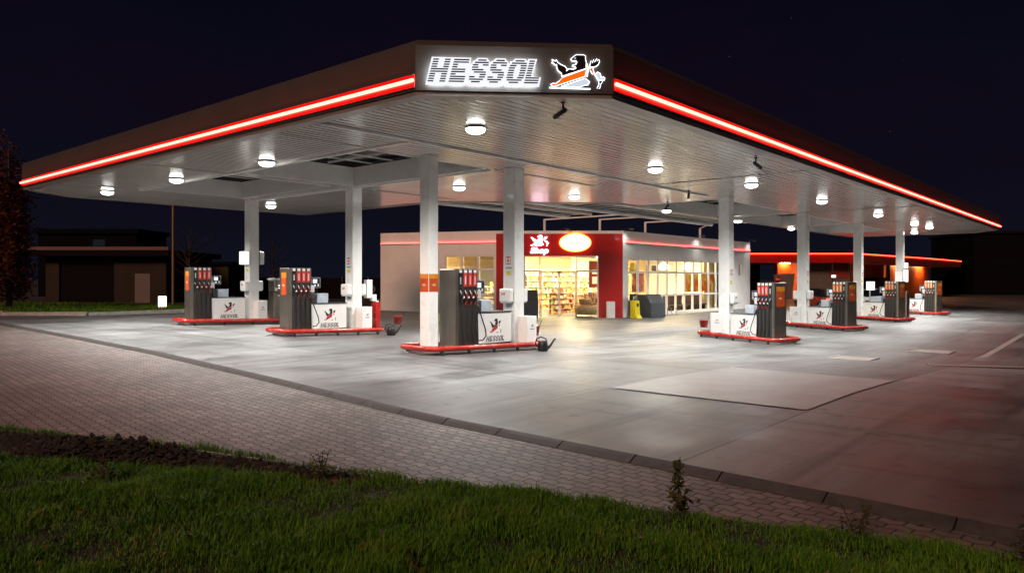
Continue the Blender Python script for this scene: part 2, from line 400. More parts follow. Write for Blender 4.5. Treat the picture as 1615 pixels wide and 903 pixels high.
# worn line at the right
p0, p1 = (13.4, 20.9), (21.0, 30.1); T, L = seg2(p0, p1); mb = MB()
for i in range(12):
    a, b = L*i/12, L*(i+1)/12
    q = [T(a, -.1, 0), T(b, -.1, 0), T(b, .1, 0), T(a, .1, 0)]; mb.add([(x, y, g(x, y)+.006) for x, y, z in q], [(0, 1, 2, 3)])
structure(mb.build('pavement_line', 'line'))

# ------------------------------------------------------------------ grass, soil clods, weeds
def inside(poly, x, y):
    c = False; j = len(poly)-1
    for i in range(len(poly)):
        (xi, yi), (xj, yj) = poly[i], poly[j]
        if (yi > y) != (yj > y) and x < (xj-xi)*(y-yi)/(yj-yi)+xi: c = not c
        j = i
    return c
def raw_mesh(name, verts, faces, material, label=None, cat=None, kind=None, parent=None):
    me = bpy.data.meshes.new(name); me.from_pydata(verts, [], faces); me.materials.append(M[material]); me.update()
    o = bpy.data.objects.new(name, me); COL.objects.link(o)
    if parent: o.parent = parent
    if label: tag(o, label, cat, None, kind)
    return o
rng = np.random.default_rng(3)
SOIL = [(-22, 14.1), (-12, 11.1), (-6.4, 9.18), (-4.6, 8.7), (-2.6, 7.8), (-1.2, 7.1), (-1.55, 6.95), (-2.5, 7.25), (-3.6, 7.5), (-5.2, 7.8), (-12, 9.4), (-22, 12.4)]
def inside_v(poly, x, y):
    c = np.zeros(len(x), bool); j = len(poly)-1
    for i in range(len(poly)):
        (xi, yi), (xj, yj) = poly[i], poly[j]
        m = (yi > y) != (yj > y)
        c ^= m & (x < (xj-xi)*(y-yi)/(yj-yi if yj != yi else 1e-9)+xi); j = i
    return c
def patch(x, y):
    v = np.sin(x*1.9+1.7*np.sin(y*1.3))*np.sin(y*2.3+x*.5) + .6*np.sin(x*5.3+y*2.1)*np.sin(y*6.1-x*1.7) + .35*np.sin(x*13+3*np.sin(y*7))*np.sin(y*15.5)
    return np.clip(.5+.33*v, 0, 1)
def blades(poly, n, box, hmin, hmax, avoid=None, wmin=.002, wmax=.0048, zoff=-.05):
    x = rng.uniform(box[0], box[1], n*3); y = rng.uniform(box[2], box[3], n*3)
    k = inside_v(poly, x, y); 
    if avoid: k &= ~inside_v(avoid, x, y)
    cl = patch(x, y); k &= rng.uniform(0, 1, n*3) < .1+.9*cl
    x, y, cl = x[k][:n], y[k][:n], cl[k][:n]; n = len(x); U = lambda a, b: rng.uniform(a, b, n)
    h = U(hmin, hmax)*(.3+1.15*cl)*np.where(U(0, 1) < .03, 1.7, 1); w = U(wmin, wmax); an = U(0, 6.283); ln = U(.1, 1.1)*h
    dx, dy = np.cos(an), np.sin(an); px, py = -dy*w, dx*w
    z = np.array([g(a, b) for a, b in zip(x, y)])+zoff+.03*cl
    V = np.stack([np.stack(q, -1) for q in ((x-px, y-py, z), (x+px, y+py, z), (x+px*.8+dx*ln*.3, y+py*.8+dy*ln*.3, z+h*.6), (x-px*.8+dx*ln*.3, y-py*.8+dy*ln*.3, z+h*.6), (x+dx*ln, y+dy*ln, z+h))], 1).reshape(-1, 3)
    o = np.arange(n)*5; f4 = np.stack([o, o+1, o+2, o+3], -1).tolist(); f3 = np.stack([o+3, o+2, o+4], -1).tolist()
    return V.tolist(), f4+f3
GP = EDGE + [(9, 2.8), (-22, 2.8)]
vs, fs = blades(GP, 260000, (-8.0, 5.2, 3.4, 9.3), .022, .085, SOIL)
raw_mesh('grass', vs, fs, 'grass', 'rough unmown grass filling the foreground below the paved lane', 'grass', 'stuff')
VP = [(-33, 42.0), (-21.5, 31.6), (-18.5, 31.9), (-16.1, 35.5), (-13.9, 38.6), (-16, 42.8), (-33, 42.8)]
vs, fs = blades(VP, 16000, (-33, -13.5, 31.4, 42.8), .06, .14, None, .008, .016, .06)
raw_mesh('verge_grass', vs, fs, 'grass', 'short green grass on the verge by the lit bollard', 'grass', 'stuff')
# soil clods in the planting bed
vs = []; fs = []
for i in range(2600):
    while True:
        x = rng.uniform(-9, -1.2); y = rng.uniform(6.8, 10.5)
        if inside(SOIL, x, y): break
    r = rng.uniform(.012, .05); z = g(x, y)-.05+.10*max(0, math.sin(x*1.3+1))*rng.uniform(0, 1); o = len(vs)
    dirs = [(1, 0, 0), (-1, 0, 0), (0, 1, 0), (0, -1, 0), (0, 0, 1), (0, 0, -1)]
    vs += [(x+d[0]*r*rng.uniform(.6, 1.3), y+d[1]*r*rng.uniform(.6, 1.3), z+d[2]*r*rng.uniform(.5, 1.1)) for d in dirs]
    fs += [(o+a, o+b, o+c) for a, b, c in ((0, 2, 4), (2, 1, 4), (1, 3, 4), (3, 0, 4), (2, 0, 5), (1, 2, 5), (3, 1, 5), (0, 3, 5))]
raw_mesh('soil_clods', vs, fs, 'soil', 'loose dark soil clods in the bed between pavers and grass', 'soil', 'stuff')
vs = []; fs = []
for i in range(170):
    x = rng.uniform(-6, 4); y = rng.uniform(4.2, 7.2)
    if not inside(GP, x, y): continue
    z = g(x, y)+rng.uniform(.0, .06); a = rng.uniform(0, 6.28); r = rng.uniform(.012, .032); o = len(vs); t = rng.uniform(-.6, .6)
    c, s_ = math.cos(a), math.sin(a)
    vs += [(x-c*r, y-s_*r, z), (x+s_*r*.6, y-c*r*.6, z+t*r), (x+c*r, y+s_*r, z+r*.3), (x-s_*r*.6, y+c*r*.6, z-t*r)]; fs.append((o, o+1, o+2, o+3))
raw_mesh('fallen_leaves', vs, fs, 'deadleaf', 'pale fallen leaves scattered in the foreground grass', 'leaves', 'stuff')
def leafquad(vs, fs, p, r, up=.3):
    a = random.uniform(0, 6.283); e = random.uniform(-.8, 1.0)
    u = Vector((math.cos(a)*math.cos(e), math.sin(a)*math.cos(e), math.sin(e))); w = u.cross(Vector((random.uniform(-1, 1), random.uniform(-1, 1), 1))).normalized()
    o = len(vs); p = Vector(p)
    vs += [tuple(p), tuple(p+u*r+w*r*.42), tuple(p+u*r*2), tuple(p+u*r-w*r*.42)]; fs.append((o, o+1, o+2, o+3))
def weed(name, x, y, h, nleaf, label, r=.03, stems=1, spread=.05):
    e = empty(name, (x, y, g(x, y)-.05), 0, label, 'weed', 'weeds in the grass')
    mb = MB(); vs = []; fs = []
    for s_ in range(stems):
        dx, dy = random.uniform(-1, 1)*spread*2, random.uniform(-1, 1)*spread*2
        mb.tube([(0, 0, 0), (dx*.4, dy*.4, h*.5), (dx, dy, h)], [.006, .005, .002], 5)
        for i in range(nleaf//stems):
            t = random.uniform(.12, 1); leafquad(vs, fs, (dx*t+random.gauss(0, spread)*(1.15-t), dy*t+random.gauss(0, spread)*(1.15-t), h*t), r*random.uniform(.5, 1)*(1.2-.6*t))
    mb.build('stem', 'bark', e); raw_mesh('foliage', vs, fs, 'weed', parent=e)
weed('tall_weed', 1.36, 5.95, .50, 260, 'tall single stemmed leafy weed standing against the pavers, tallest in the grass', .045)
weed('tall_weed', 3.4, 4.9, .36, 200, 'bushy weed at the right end of the grass by the kerb', .032, 3, .06)
weed('tall_weed', 2.55, 5.45,   .27, 180, 'low bushy weed in the grass just left of the weed by the kerb', .03, 3, .06)
weed('tall_weed', -1.85, 7.15, .26, 180, 'weed tuft between the soil bed and the pavers', .03, 4, .06)
weed('tall_weed', -.62, 4.75, .22, 14, 'tuft of long pale upright blades near the bottom edge of the photo', .07, 5, .03)
weed('tall_weed', -3.9, 7.0, .22, 180, 'low weed on the far side of the grass in front of the soil bed', .034, 4, .07)

# ------------------------------------------------------------------ canopy (local x along B, y along A)
canopy = empty('station_canopy', (O[0], O[1], 0), ROT, 'large flat white bottomed canopy with bronze fascia and red light lines over the pumps', 'canopy')
ZS, Z0, Z1 = 4.90, 4.95, 5.82
OUT = [(0, 20.0), (0, 0), (2.33, -2.34), (46.8, -2.34), (49.2, -.6), (49.2, 7.3), (17.4, 7.3), (12.2, 12.2), (12.2, 21.4), (1.8, 21.4)]      # (B, A)
def inset(poly, d):
    n = len(poly); out = []
    for i in range(n):
        p = Vector(poly[i]); a = (p-Vector(poly[i-1])).normalized(); b = (Vector(poly[(i+1) % n])-p).normalized()
        na = Vector((-a.y, a.x)); nb = Vector((-b.y, b.x)); m = (na+nb).normalized(); out.append(tuple(p + m*(d/max(.3, m.dot(na)))))
    return out
area = sum(OUT[i-1][0]*OUT[i][1]-OUT[i][0]*OUT[i-1][1] for i in range(len(OUT)))
SG = 1 if area > 0 else -1
WELLS = [(2.8, 6.8, 4.75, 10.6), (2.8, 6.3, 11.3, 16.8), (18.5, 26.0, 3.2, 6.9), (26.8, 34.7, 3.2, 6.9), (35.5, 43.5, 3.2, 6.9)]   # B0,B1,A0,A1
ident = lambda u, v, w: (u, v, w)
inn = inset(OUT, .16*SG)
holes = [[(b0, a0), (b0, a1), (b1, a1), (b1, a0)] for b0, b1, a0, a1 in WELLS]
mb = MB(); mb.prism([inn]+holes, ZS, ZS+.03, ident, sides=False); mb.build('soffit', 'soffit', canopy, fix=False)
mb = MB(); mb.prism([inset(OUT, .2*SG)]+holes, 5.55, 5.6, ident); mb.build('roof_deck', 'roof', canopy)
n = len(OUT); i1 = inset(OUT, .13*SG); i2 = inset(OUT, .02*SG)
for i in range(n):
    j = (i+1) % n
    ring = [(OUT, Z0), (OUT, 5.70), (inset(OUT, .05*SG), 5.79), (i1, Z1), (i1, Z0)]
    mb = MB(); vs = []
    for k in (i, j):
        for pl, z in ring: vs.append((pl[k][0], pl[k][1], z))
    K = len(ring); mb.add(vs, [(q, (q+1) % K, K+(q+1) % K, K+q) for q in range(K)])
    mb.build('fascia', 'fascia', canopy)
# stepped soffit trim behind the fascia
t0, t1 = inset(OUT, .035*SG), inset(OUT, .30*SG)
mb = MB(); mb.prism([t0, t1], 4.875, 4.948, ident); mb.build('soffit_trim', 'trim', canopy)
# light lines on the two long fascias
for (p, q, s0, s1) in (((0, 20.0), (0, 0), 0, 0), ((2.33, -2.34), (46.8, -2.34), 0, 0)):
    T, L = seg2(p, q)
    if SG < 0: T0 = T; T = lambda s, n_, z, T0=T0: T0(s, -n_, z)
    for zz in (4.99, 5.208): mb = MB(); mb.box(.02, L-.02, .0125, .03, zz, zz+.008, T); mb.build('light_channel', 'fascia', canopy)
    mb = MB(); mb.box(.01, L-.01, .001, .012, 4.99, 5.215, T); mb.build('red_glow_plate', 'redglow', canopy)  # added plate, its red stands in for the strip's glow on the fascia
    mb = MB(); mb.tube([T(.02, .045, 5.11), T(L/2, .045, 5.11), T(L-.02, .045, 5.11)], .032, 10); mb.build('light_line', 'neonred', canopy)
for b0, b1, a0, a1 in WELLS:
    mb = MB(); e = .05; zt = 5.5
    mb.box(b0-e, b1+e, a0-e, a0, ZS-.01, zt); mb.box(b0-e, b1+e, a1, a1+e, ZS-.01, zt); mb.box(b0-e, b0, a0, a1, ZS-.01, zt); mb.box(b1, b1+e, a0, a1, ZS-.01, zt)
    w = mb.build('skylight_well', 'white', canopy)
    mb = MB(); mb.box(b0-.04, b1+.04, a0-.04, a1+.04, 5.62, 5.64); mb.build('glazing', 'darkglass', w)
    mb = MB(); k = max(3, int((b1-b0)/.9)); k2 = max(3, int((a1-a0)/.9))
    for i in range(1, k): x = b0+(b1-b0)*i/k; mb.box(x-.02, x+.02, a0, a1, 5.52, 5.58)
    for i in range(1, k2): y = a0+(a1-a0)*i/k2; mb.box(b0, b1, y-.02, y+.02, 5.505, 5.545)
    mb.build('glazing_bar', 'white', w)
# raised trim ribs where ceiling panels meet
for b in (13.0, 26.4, 35.1, 43.9): mb = MB(); mb.box(b-.04, b+.04, -2.1, 3.0, ZS-.018, ZS-.001); mb.build('panel_rib', 'trim', canopy)
for a in (4.62, 11.0, 17.0):
    for x0_, x1_ in ((.25, 2.6), (7.12, 11.9)): mb = MB(); mb.box(x0_, x1_, a-.04, a+.04, ZS-.018, ZS-.001); mb.build('panel_rib', 'trim', canopy)
for bb in ((.3, 17.0, 3.02, 3.12), (2.62, 2.72, 3.15, 17.0), (7.0, 7.1, 4.8, 17)): mb = MB(); mb.box(*bb, ZS-.05, ZS-.001); mb.build('ceiling_beam', 'white', canopy)

# glazed link roof between canopy and shop
def zc(b, a, z): return (b, a, z)
link = empty('link_roof', (O[0], O[1], 0), ROT, 'open steel framed glass roof bridging the canopy and the shop', 'roof')
def lerp(p, q, t): return tuple(p[i]+(q[i]-p[i])*t for i in range(len(p)))
def beam(name, p, q, r): mb = MB(); mb.tube([p, q], r, 8); return mb.build(name, 'white', link)
def strip(b0, b1, a0, a1, n_):
    beam('edge_beam', (b0, a0, 5.02), (b1, a0, 5.02), .06); beam('main_beam', (b0, a1, 5.0), (b1, a1, 5.0), .11)
    for i in range(n_+1): b = b0+(b1-b0)*i/n_; beam('rafter', (b, a0, 5.08), (b, a1, 5.08), .025)
    mb = MB(); mb.box(b0, b1, a0, a1, 5.12, 5.14); mb.build('glazing', 'darkglass', link)
strip(14.5, 32.0, 7.9, 10.0, 20); strip(12.5, 22.0, 11.6, 13.0, 11)
for b, a in ((23.1, 15.4), (25.0, 13.1), (28.4, 12.3), (35.2, 12.3)):
    beam('post', (b, a, 4.42), (b, a, 5.05), .07); beam('outrigger', (b, a, 5.03), (min(b, 31.8), 10.0, 5.03), .04)

# ------------------------------------------------------------------ columns
GL = math.atan2(.695, .72); GR = R(119)
COLS = {}
def column(name, a, b, w, label, z=None, posters=0):
    x, y = W(a, b); z0 = g(x, y)+.1
    e = empty('canopy_column', (x, y, z0), ROT, label, 'column', 'white canopy columns'); H = ZS-z0-.003
    mb = MB(); mb.box(-w/2, w/2, -w/2, w/2, 0, H); mb.build('shaft', 'column', e, bevel=.012)
    mb = MB(); mb.box(-w/2-.03, w/2+.03, -w/2-.03, w/2+.03, 0, .04); mb.build('base_plate', 'trim', e)
    COLS[name] = (x, y, z0, w); return e
c1 = column('c1', 4.35, 4.35, .32, 'slim white square column with orange posters at the front end of the nearest island')
c2 = column('c2', 4.15, 7.35, .41, 'white square column between the nearest pump and the red shop portal')
c3 = column('c3', 11.0, 7.1, .39, 'white square column left of the slim column, behind the middle left pump')
c4 = column('c4', 17.3, 7.0, .39, 'white square column on the far left island with a lit box on it')
r1 = column('r1', 2.8, 18.1, .42, 'white square column in front of the shop windows, nearest of the right hand row')
r2 = column('r2', 2.8, 26.4, .42, 'white square column standing left of the second pump from the front in the right hand row')
r3 = column('r3', 2.8, 35.1, .42, 'white square column in the right hand row with the white car behind it')
r4 = column('r4', 2.7, 43.9, .42, 'farthest white column on the right with a stack of lit boxes on it')
def sticker(e, side, z0, z1, h0, h1, mats, w, name='sticker', d=.004):
    """thin label on a column face: side 'B' = face looking along -x, 'A' = face looking along -y (local)"""
    mb = MB()
    if side == 'B': mb.box(-w/2-d, -w/2-.001, h0, h1, z0, z1)
    else: mb.box(h0, h1, -w/2-d, -w/2-.001, z0, z1)
    return mb.build(name, mats, e)
for sd in 'AB':                                              # wrap-round orange poster on the slim column
    p = sticker(c1, sd, 1.42, 1.86, -.15, .15, 'poster_o', .32, 'poster'); q = sticker(c1, sd, 1.75, 1.861, -.152, .152, 'poster_y', .32, 'poster_header', .006); q.parent = p
    mb = MB(); pr = [(-.07, 1.60), (-.03, 1.57), (.04, 1.56), (.08, 1.60), (.05, 1.625), (.03, 1.60), (0, 1.63), (-.03, 1.60)]
    T = (lambda u, v, w_: (-.16-w_, u, v)) if sd == 'B' else (lambda u, v, w_: (u, -.16-w_, v))
    mb.prism([pr], .0045, .008, T); k = mb.build('motif', 'tan', p)
for c, w in ((c2, .41), (c3, .39), (c4, .39)):                  # fire notice and yellow sticker
    f = sticker(c, 'B', 2.22, 2.44, -.07, .11, 'redlab', w, 'fire_notice')
    mb = MB()
    for h0, h1, z0, z1 in ((.055, .095, 2.24, 2.42), (-.06, -.02, 2.24, 2.42), (-.005, .04, 2.25, 2.3), (-.005, .04, 2.35, 2.39)): mb.box(-w/2-.007, -w/2-.0041, h0, h1, z0, z1)
    mb.build('pictogram', 'white', f)
    sticker(c, 'B', 1.93, 2.04, -.07, .08, 'yellowst', w, 'yellow_sticker')
    mb = MB()
    for i in range(4): mb.box(-w/2-.004, -w/2-.001, -.10+.055*i, -.065+.055*i, 2.10, 2.15)
    mb.build('small_print', 'greyprint', c)
    sticker(c, 'B', .99, 1.14, -.12, .1, 'paleblue', w, 'blue_notice')
for c in (r1, r2, r3):
    f = sticker(c, 'A', 2.25, 2.45, -.10, .1, 'redlab', .42, 'fire_notice'); sticker(c, 'A', 1.9, 2.04, -.1, .06, 'yellowst', .42, 'yellow_sticker')
    mb = MB(); mb.box(-.08, -.03, -.217, -.2141, 2.28, 2.42); mb.box(.02, .07, -.217, -.2141, 2.28, 2.42); mb.build('pictogram', 'white', f)

# ------------------------------------------------------------------ the lion emblem as flat shapes (unit: 1 wide)
def nrm(pts): return [(x/1100-.09, (790-y)/1100) for x, y in pts]
LION = dict(
    black=[nrm([(185, 225), (215, 245), (245, 265), (262, 230), (290, 280), (345, 320), (430, 355), (470, 400), (455, 445), (510, 400), (590, 410), (645, 385), (635, 355), (580, 350), (575, 330), (640, 315), (662, 275), (640, 242), (565, 245), (545, 212), (600, 165), (650, 130), (790, 130), (826, 150), (825, 210), (840, 270), (832, 390), (380, 545), (365, 490), (300, 440), (275, 380), (272, 320), (235, 330), (215, 300), (180, 290), (200, 265)]),
           nrm([(905, 345), (920, 295), (935, 235), (955, 285), (985, 215), (1000, 265), (1045, 195), (1050, 240), (1085, 210), (1095, 250), (1070, 310), (1020, 345), (960, 360)]),
           nrm([(700, 750), (830, 705), (880, 750)]), nrm([(1080, 615), (1165, 610), (1120, 680), (1100, 760), (1050, 760), (1085, 690)]), nrm([(265, 735), (815, 548), (810, 568), (345, 722)])],
    orange=[nrm([(395, 560), (820, 400), (830, 480), (812, 540), (265, 728), (200, 740), (160, 700), (210, 680), (250, 690), (320, 640)]), nrm([(905, 385), (965, 362), (980, 430), (1000, 495), (960, 490), (920, 430)])],
    white=[nrm([(360, 738), (820, 572), (905, 640), (880, 690), (700, 748)]), nrm([(1005, 497), (1060, 450), (1110, 480), (1130, 560), (1170, 540), (1200, 565), (1185, 605), (1080, 605)])])
EYE = nrm([(600, 195), (640, 182), (642, 205), (615, 210)])
ROWS = dict(
    H=[[(0, .32), (.68, 1)]]*4+[[(0, 1)]]*2+[[(0, .32), (.68, 1)]]*4,
    E=[[(0, 1)], [(0, 1)], [(0, .33)], [(0, .33)], [(0, .9)], [(0, .9)], [(0, .33)], [(0, 1)], [(0, 1)], [(0, 1)]],
    S=[[(.3, .82)], [(.12, 1)], [(.04, .38), (.66, 1.02)], [(.03, .42)], [(.06, .78)], [(.22, .96)], [(.62, 1)], [(0, .34), (.62, .98)], [(.03, .9)], [(.2, .74)]],
    O=[[(.28, .8)], [(.1, .96)], [(.03, .4), (.64, 1)], [(0, .35), (.67, 1)], [(0, .34), (.67, 1)], [(0, .34), (.67, 1)], [(0, .35), (.66, 1)], [(.0, .38), (.62, .98)], [(.05, .9)], [(.2, .74)]],
    L=[[(0, .38)]]*7+[[(0, 1)]]*3)
WORD = [('H', 110, 215), ('E', 370, 190), ('S', 610, 200), ('S', 838, 200), ('O', 1078, 218), ('L', 1315, 175)]   # x and width in units; height 305
def letter_bars(mb, ch, x0, w, h, T, fill=.45, d0=0, d1=.01, m=0, k=1.0):
    p = h/10
    for i, row in enumerate(ROWS[ch]):
        zt = h-p*i; zb = zt-p*fill; 
        for a, b in row:
            sh0, sh1 = .26*zb, .26*zt
            vs = []
            for d in (d0, d1): vs += [T(x0+a*w+sh0, zb, d), T(x0+b*w+sh0, zb, d), T(x0+b*w+sh1, zt, d), T(x0+a*w+sh1, zt, d)]
            mb.add(vs, [(0, 1, 2, 3), (4, 7, 6, 5), (0, 4, 5, 1), (1, 5, 6, 2), (2, 6, 7, 3), (3, 7, 4, 0)], m)
def print_logo(parent, T, w, name='logo'):
    """printed lion above the grey word; T(u, v, d) with u right, v up, d out; w = overall width"""
    mb = MB()
    for k, m in (('black', 0), ('orange', 1), ('white', 2)):
        if k == 'white': continue
        for pl in LION[k]: mb.prism([[(.17*w+x*w*.70, .29*w+y*w*.98) for x, y in pl]], .001, .004, T, m)
    u = w/1420
    for ch, x, ww in WORD: letter_bars(mb, ch, (x-110)*u, ww*u, .21*w, T, .94, .001, .004, 3)
    return mb.build(name, ['emblemblk', 'emblemred', 'white', 'greyprint'], parent)

# lettering and emblem on the chamfered front
P0, P1 = W(0, 0), W(-2.34, 2.33); TS, LS = seg2(P0, P1)       # outward = towards the camera
SU = LS/312/8.075
sign = empty('lettering_sign', TS(1.2, 0, 5.05), 0, 'back lit HESSOL lettering of black stripes in a white glow on the canopy front', 'sign')
def loc(T, e): 
    l = e.location
    return lambda *a: tuple(Vector(T(*a))-l)
for ch, x, ww in WORD:
    T = loc(lambda u, v, d: TS(u, d, 5.045+v), sign); X = (18.6*8.075+(x-110))*SU; w = ww*SU; h = .395
    mb = MB(); letter_bars(mb, ch, X, w, h, T, .5, .122, .135); lt = mb.build('letter', 'emblemblk', sign)
    mb = MB(); c = .03
    out = [(X-c, -c), (X+w+c-.0, -c), (X+w+c+.26*h, h+c), (X-c+.26*h, h+c)]
    if ch in 'SO': out = [(X+w*.15, -c), (X+w*.8, -c), (X+w+c+.06*h, h*.18), (X+w+c+.26*h, h*.85), (X+w*.85+.26*h, h+c), (X+w*.25+.26*h, h+c), (X-c+.16*h, h*.75), (X-c, h*.14)]
    if ch == 'L': out = [(X-c, -c), (X+w+c, -c), (X+w+c+.08*h, h*.32), (X+w*.45+.1*h, h*.34), (X+w*.42+c+.26*h, h+c), (X-c+.26*h, h+c)]
    mb.prism([out], .10, .12, T); mb.build('back_light', 'halo', lt)
    led = [(X, .02), (X+w, .02), (X+w+.26*h, h-.02), (X+.26*h, h-.02)] if ch != 'L' else [(X, .02), (X+w, .02), (X+w+.06*h, h*.26), (X+w*.4+.08*h, h*.28), (X+w*.38+.26*h, h-.02), (X+.26*h, h-.02)]
    mb = MB(); mb.prism([led], .082, .09, T); mb.build('led_strip', 'led', lt)
emb = empty('lion_emblem_sign', TS(2.6, 0, 5.0), 0, 'lit lion emblem with orange body and white outline beside the lettering', 'sign')
T = loc(lambda u, v, d: TS(u, d, 5.0+v), emb); EW = 91/312*LS; EX = 206.5/312*LS
def sc(pl): return [(EX+x*EW, y*EW) for x, y in pl]
for k, mt in (('black', 'emblemblk'), ('orange', 'litorange'), ('white', 'litwhite')):
    mb = MB()
    for pl in LION[k]: mb.prism([sc(pl)], .03, .05, T)
    mb.build({'black': 'dark_shape', 'orange': 'orange_shape', 'white': 'pale_shape'}[k], mt, emb)
mb = MB(); mb.prism([sc(EYE)], .0505, .054, T); mb.build('eye', 'litwhite', emb)
mb = MB()
for k in ('black', 'orange', 'white'):
    for i, pl in enumerate(LION[k]):
        if k == 'black' and i in (2, 4): continue
        mb.tube([T(u, v, .045) for u, v in sc(pl)], .0085, 5, True)
mb.tube([T(u, v, .045) for u, v in sc(nrm([(130, 765), (920, 775)]))], .012, 5); mb.tube([T(u, v, .045) for u, v in sc(nrm([(850, 300), (870, 390), (850, 540)]))], .016, 5)
mb.build('outline_tube', 'outline', emb)
mb = MB()
for k, i in (('black', 0), ('orange', 0), ('white', 0), ('white', 1), ('black', 1)): mb.prism([[(EX+x*EW, y*EW) for x, y in LION[k][i]]], .018, .024, T)
mb.build('led_back', 'ledsoft', emb)

# ------------------------------------------------------------------ lamps and cameras under the canopy
LAMPS = [(1.1, 2.6, 'front lamp'), (1.1, 9.8, ''), (8.2, 2.2, ''), (13.3, 2.2, ''), (18.3, 2.1, ''), (18.4, 8.5, ''), (8.1, 9.2, ''), (6.8, 13.9, ''), (.45, 14.8, ''), (.4, 21.5, ''), (.4, 29.6, ''), (.4, 36.9, ''), (.4, 40.6, ''), (2.2, 45.4, ''), (6.95, 21.1, ''), (6.95, 28.7, ''), (6.95, 36.4, ''), (6.95, 38.8, '')]
LL = ['round ceiling lamp just inside the lettering, nearest of all the canopy lamps', 'round ceiling lamp right of the front lamp, still among the striped planks', 'round ceiling lamp beside the large roof opening of the left wing',
      'round ceiling lamp on the left wing, second from its far tip', 'round ceiling lamp closest to the left tip of the canopy', 'round ceiling lamp low beside the far left column', 'round ceiling lamp seen just right of the slim column with the orange posters',
      'round ceiling lamp in front of the glass link roof above the oval shop sign', 'round ceiling lamp just right of the top of the nearest right hand column', 'round ceiling lamp right of the second right hand column',
      'round ceiling lamp right of the third right hand column', 'round ceiling lamp right of the farthest column, left one of the close pair', 'round ceiling lamp right of the farthest column, right one of the close pair', 'small round ceiling lamp below the close pair near the right end of the canopy',
      'round ceiling lamp under the inner right edge, left of the nearest right hand column', 'round ceiling lamp between the first and second right hand columns under the inner edge', 'round ceiling lamp just left of the second right hand column', 'round ceiling lamp just right of the second right hand column by the inner edge']
proto = None
for (a, b, _), lab in zip(LAMPS, LL):
    x, y = W(a, b); 
    if proto is None:
        e = empty('canopy_lamp', (x, y, ZS), 0, lab, 'ceiling lamp', 'round lamps under the canopy')
        mb = MB(); mb.lathe([(0, -.001), (.14, -.001), (.15, -.012), (.205, -.025), (.215, -.03), (.215, -.04), (.2, -.04)], 24); mb.build('housing', 'trim', e)
        mb = MB(); mb.lathe([(0, -.036), (.198, -.036), (.195, -.065), (.17, -.105), (.10, -.135), (0, -.147)], 24); mb.build('lens', 'lens', e)
        li = bpy.data.lights.new('lamp_light', 'SPOT'); li.energy = 2750; li.color = (1, .985, .94); li.spot_size = R(160); li.spot_blend = 1; li.shadow_soft_size = .16
        lo = bpy.data.objects.new('lamp_light', li); COL.objects.link(lo); lo.parent = e; lo.location = (0, 0, -.165)
        for an in (0, math.pi): mb = MB(); mb.box(.17*math.cos(an)-.02, .17*math.cos(an)+.02, -.03, .03, -.02, -.002); mb.build('clip', 'charcoal', e)
        proto = e
    else:
        e = proto.copy(); COL.objects.link(e); e.location = (x, y, ZS); e['label'] = lab
        for ch in list(proto.children):
            c = ch.copy(); COL.objects.link(c); c.parent = e
for (a, b, lab, an) in ((-1.5, 2.05, 'dark security camera hanging under the lettering front', 200), (-1.7, 9.9, 'security camera hanging from the striped planks near the right fascia', 300), (2.8, 15.1, 'upper security camera left of the nearest right hand column', 250), (5.2, 18.0, 'lower security camera left of the nearest right hand column', 220)):
    x, y = W(a, b); e = empty('security_camera', (x, y, ZS), R(an), lab, 'camera', 'security cameras under the canopy')
    mb = MB(); mb.lathe([(0, 0), (.05, 0), (.05, -.02), (.02, -.03), (.02, -.15), (.0, -.15)], 10); mb.build('bracket', 'black', e)
    mb = MB(); mb.tube([(-.05, 0, -.13), (.16, 0, -.28)], .045, 10); mb.build('body', 'charcoal', e)
    mb = MB(); mb.tube([(.16, 0, -.28), (.18, 0, -.295)], .03, 10); mb.build('lens', 'black', e)

# ------------------------------------------------------------------ islands and pumps
def rrect(x0, x1, y0, y1, r, n=7):
    out = []
    for cx, cy, a in ((x1-r, y1-r, 0), (x0+r, y1-r, 90), (x0+r, y0+r, 180), (x1-r, y0+r, 270)):
        for i in range(n): t = R(a+90*i/(n-1)); out.append((cx+r*math.cos(t), cy+r*math.sin(t)))
    return out
def island(cx, cy, rz, u0, u1, label, hw=.68):
    c, s_ = math.cos(rz), math.sin(rz)
    za = g(cx+c*u0, cy+s_*u0); zb = g(cx+c*u1, cy+s_*u1); zm = (za+zb)/2
    e = empty('pump_island', (cx, cy, g(cx, cy)), rz, label, 'pump island', 'pump islands with red bumper rails'); z = 0
    sl = (zb-za)/(u1-u0)
    mb = MB(); mb.prism([rrect(u0+.12, u1-.12, -hw+.14, hw-.14, .3)], -.1, .1, lambda u, v, w: (u, v, w+sl*u)); mb.build('plinth', 'plinth', e)
    mb = MB(); mb.tube([(p[0], p[1], .15+sl*p[0]) for p in rrect(u0, u1, -hw, hw, .38)], .07, 10, True); mb.build('bumper_rail', 'redpaint', e)
    k = 5
    for i in range(k):
        u = u0+.35+(u1-u0-.7)*i/(k-1)
        for v in (-hw, hw): mb = MB(); mb.box(u-.03, u+.03, v-.03, v+.03, -.03+sl*u, .1+sl*u); mb.build('rail_foot', 'dark', e)
    return e
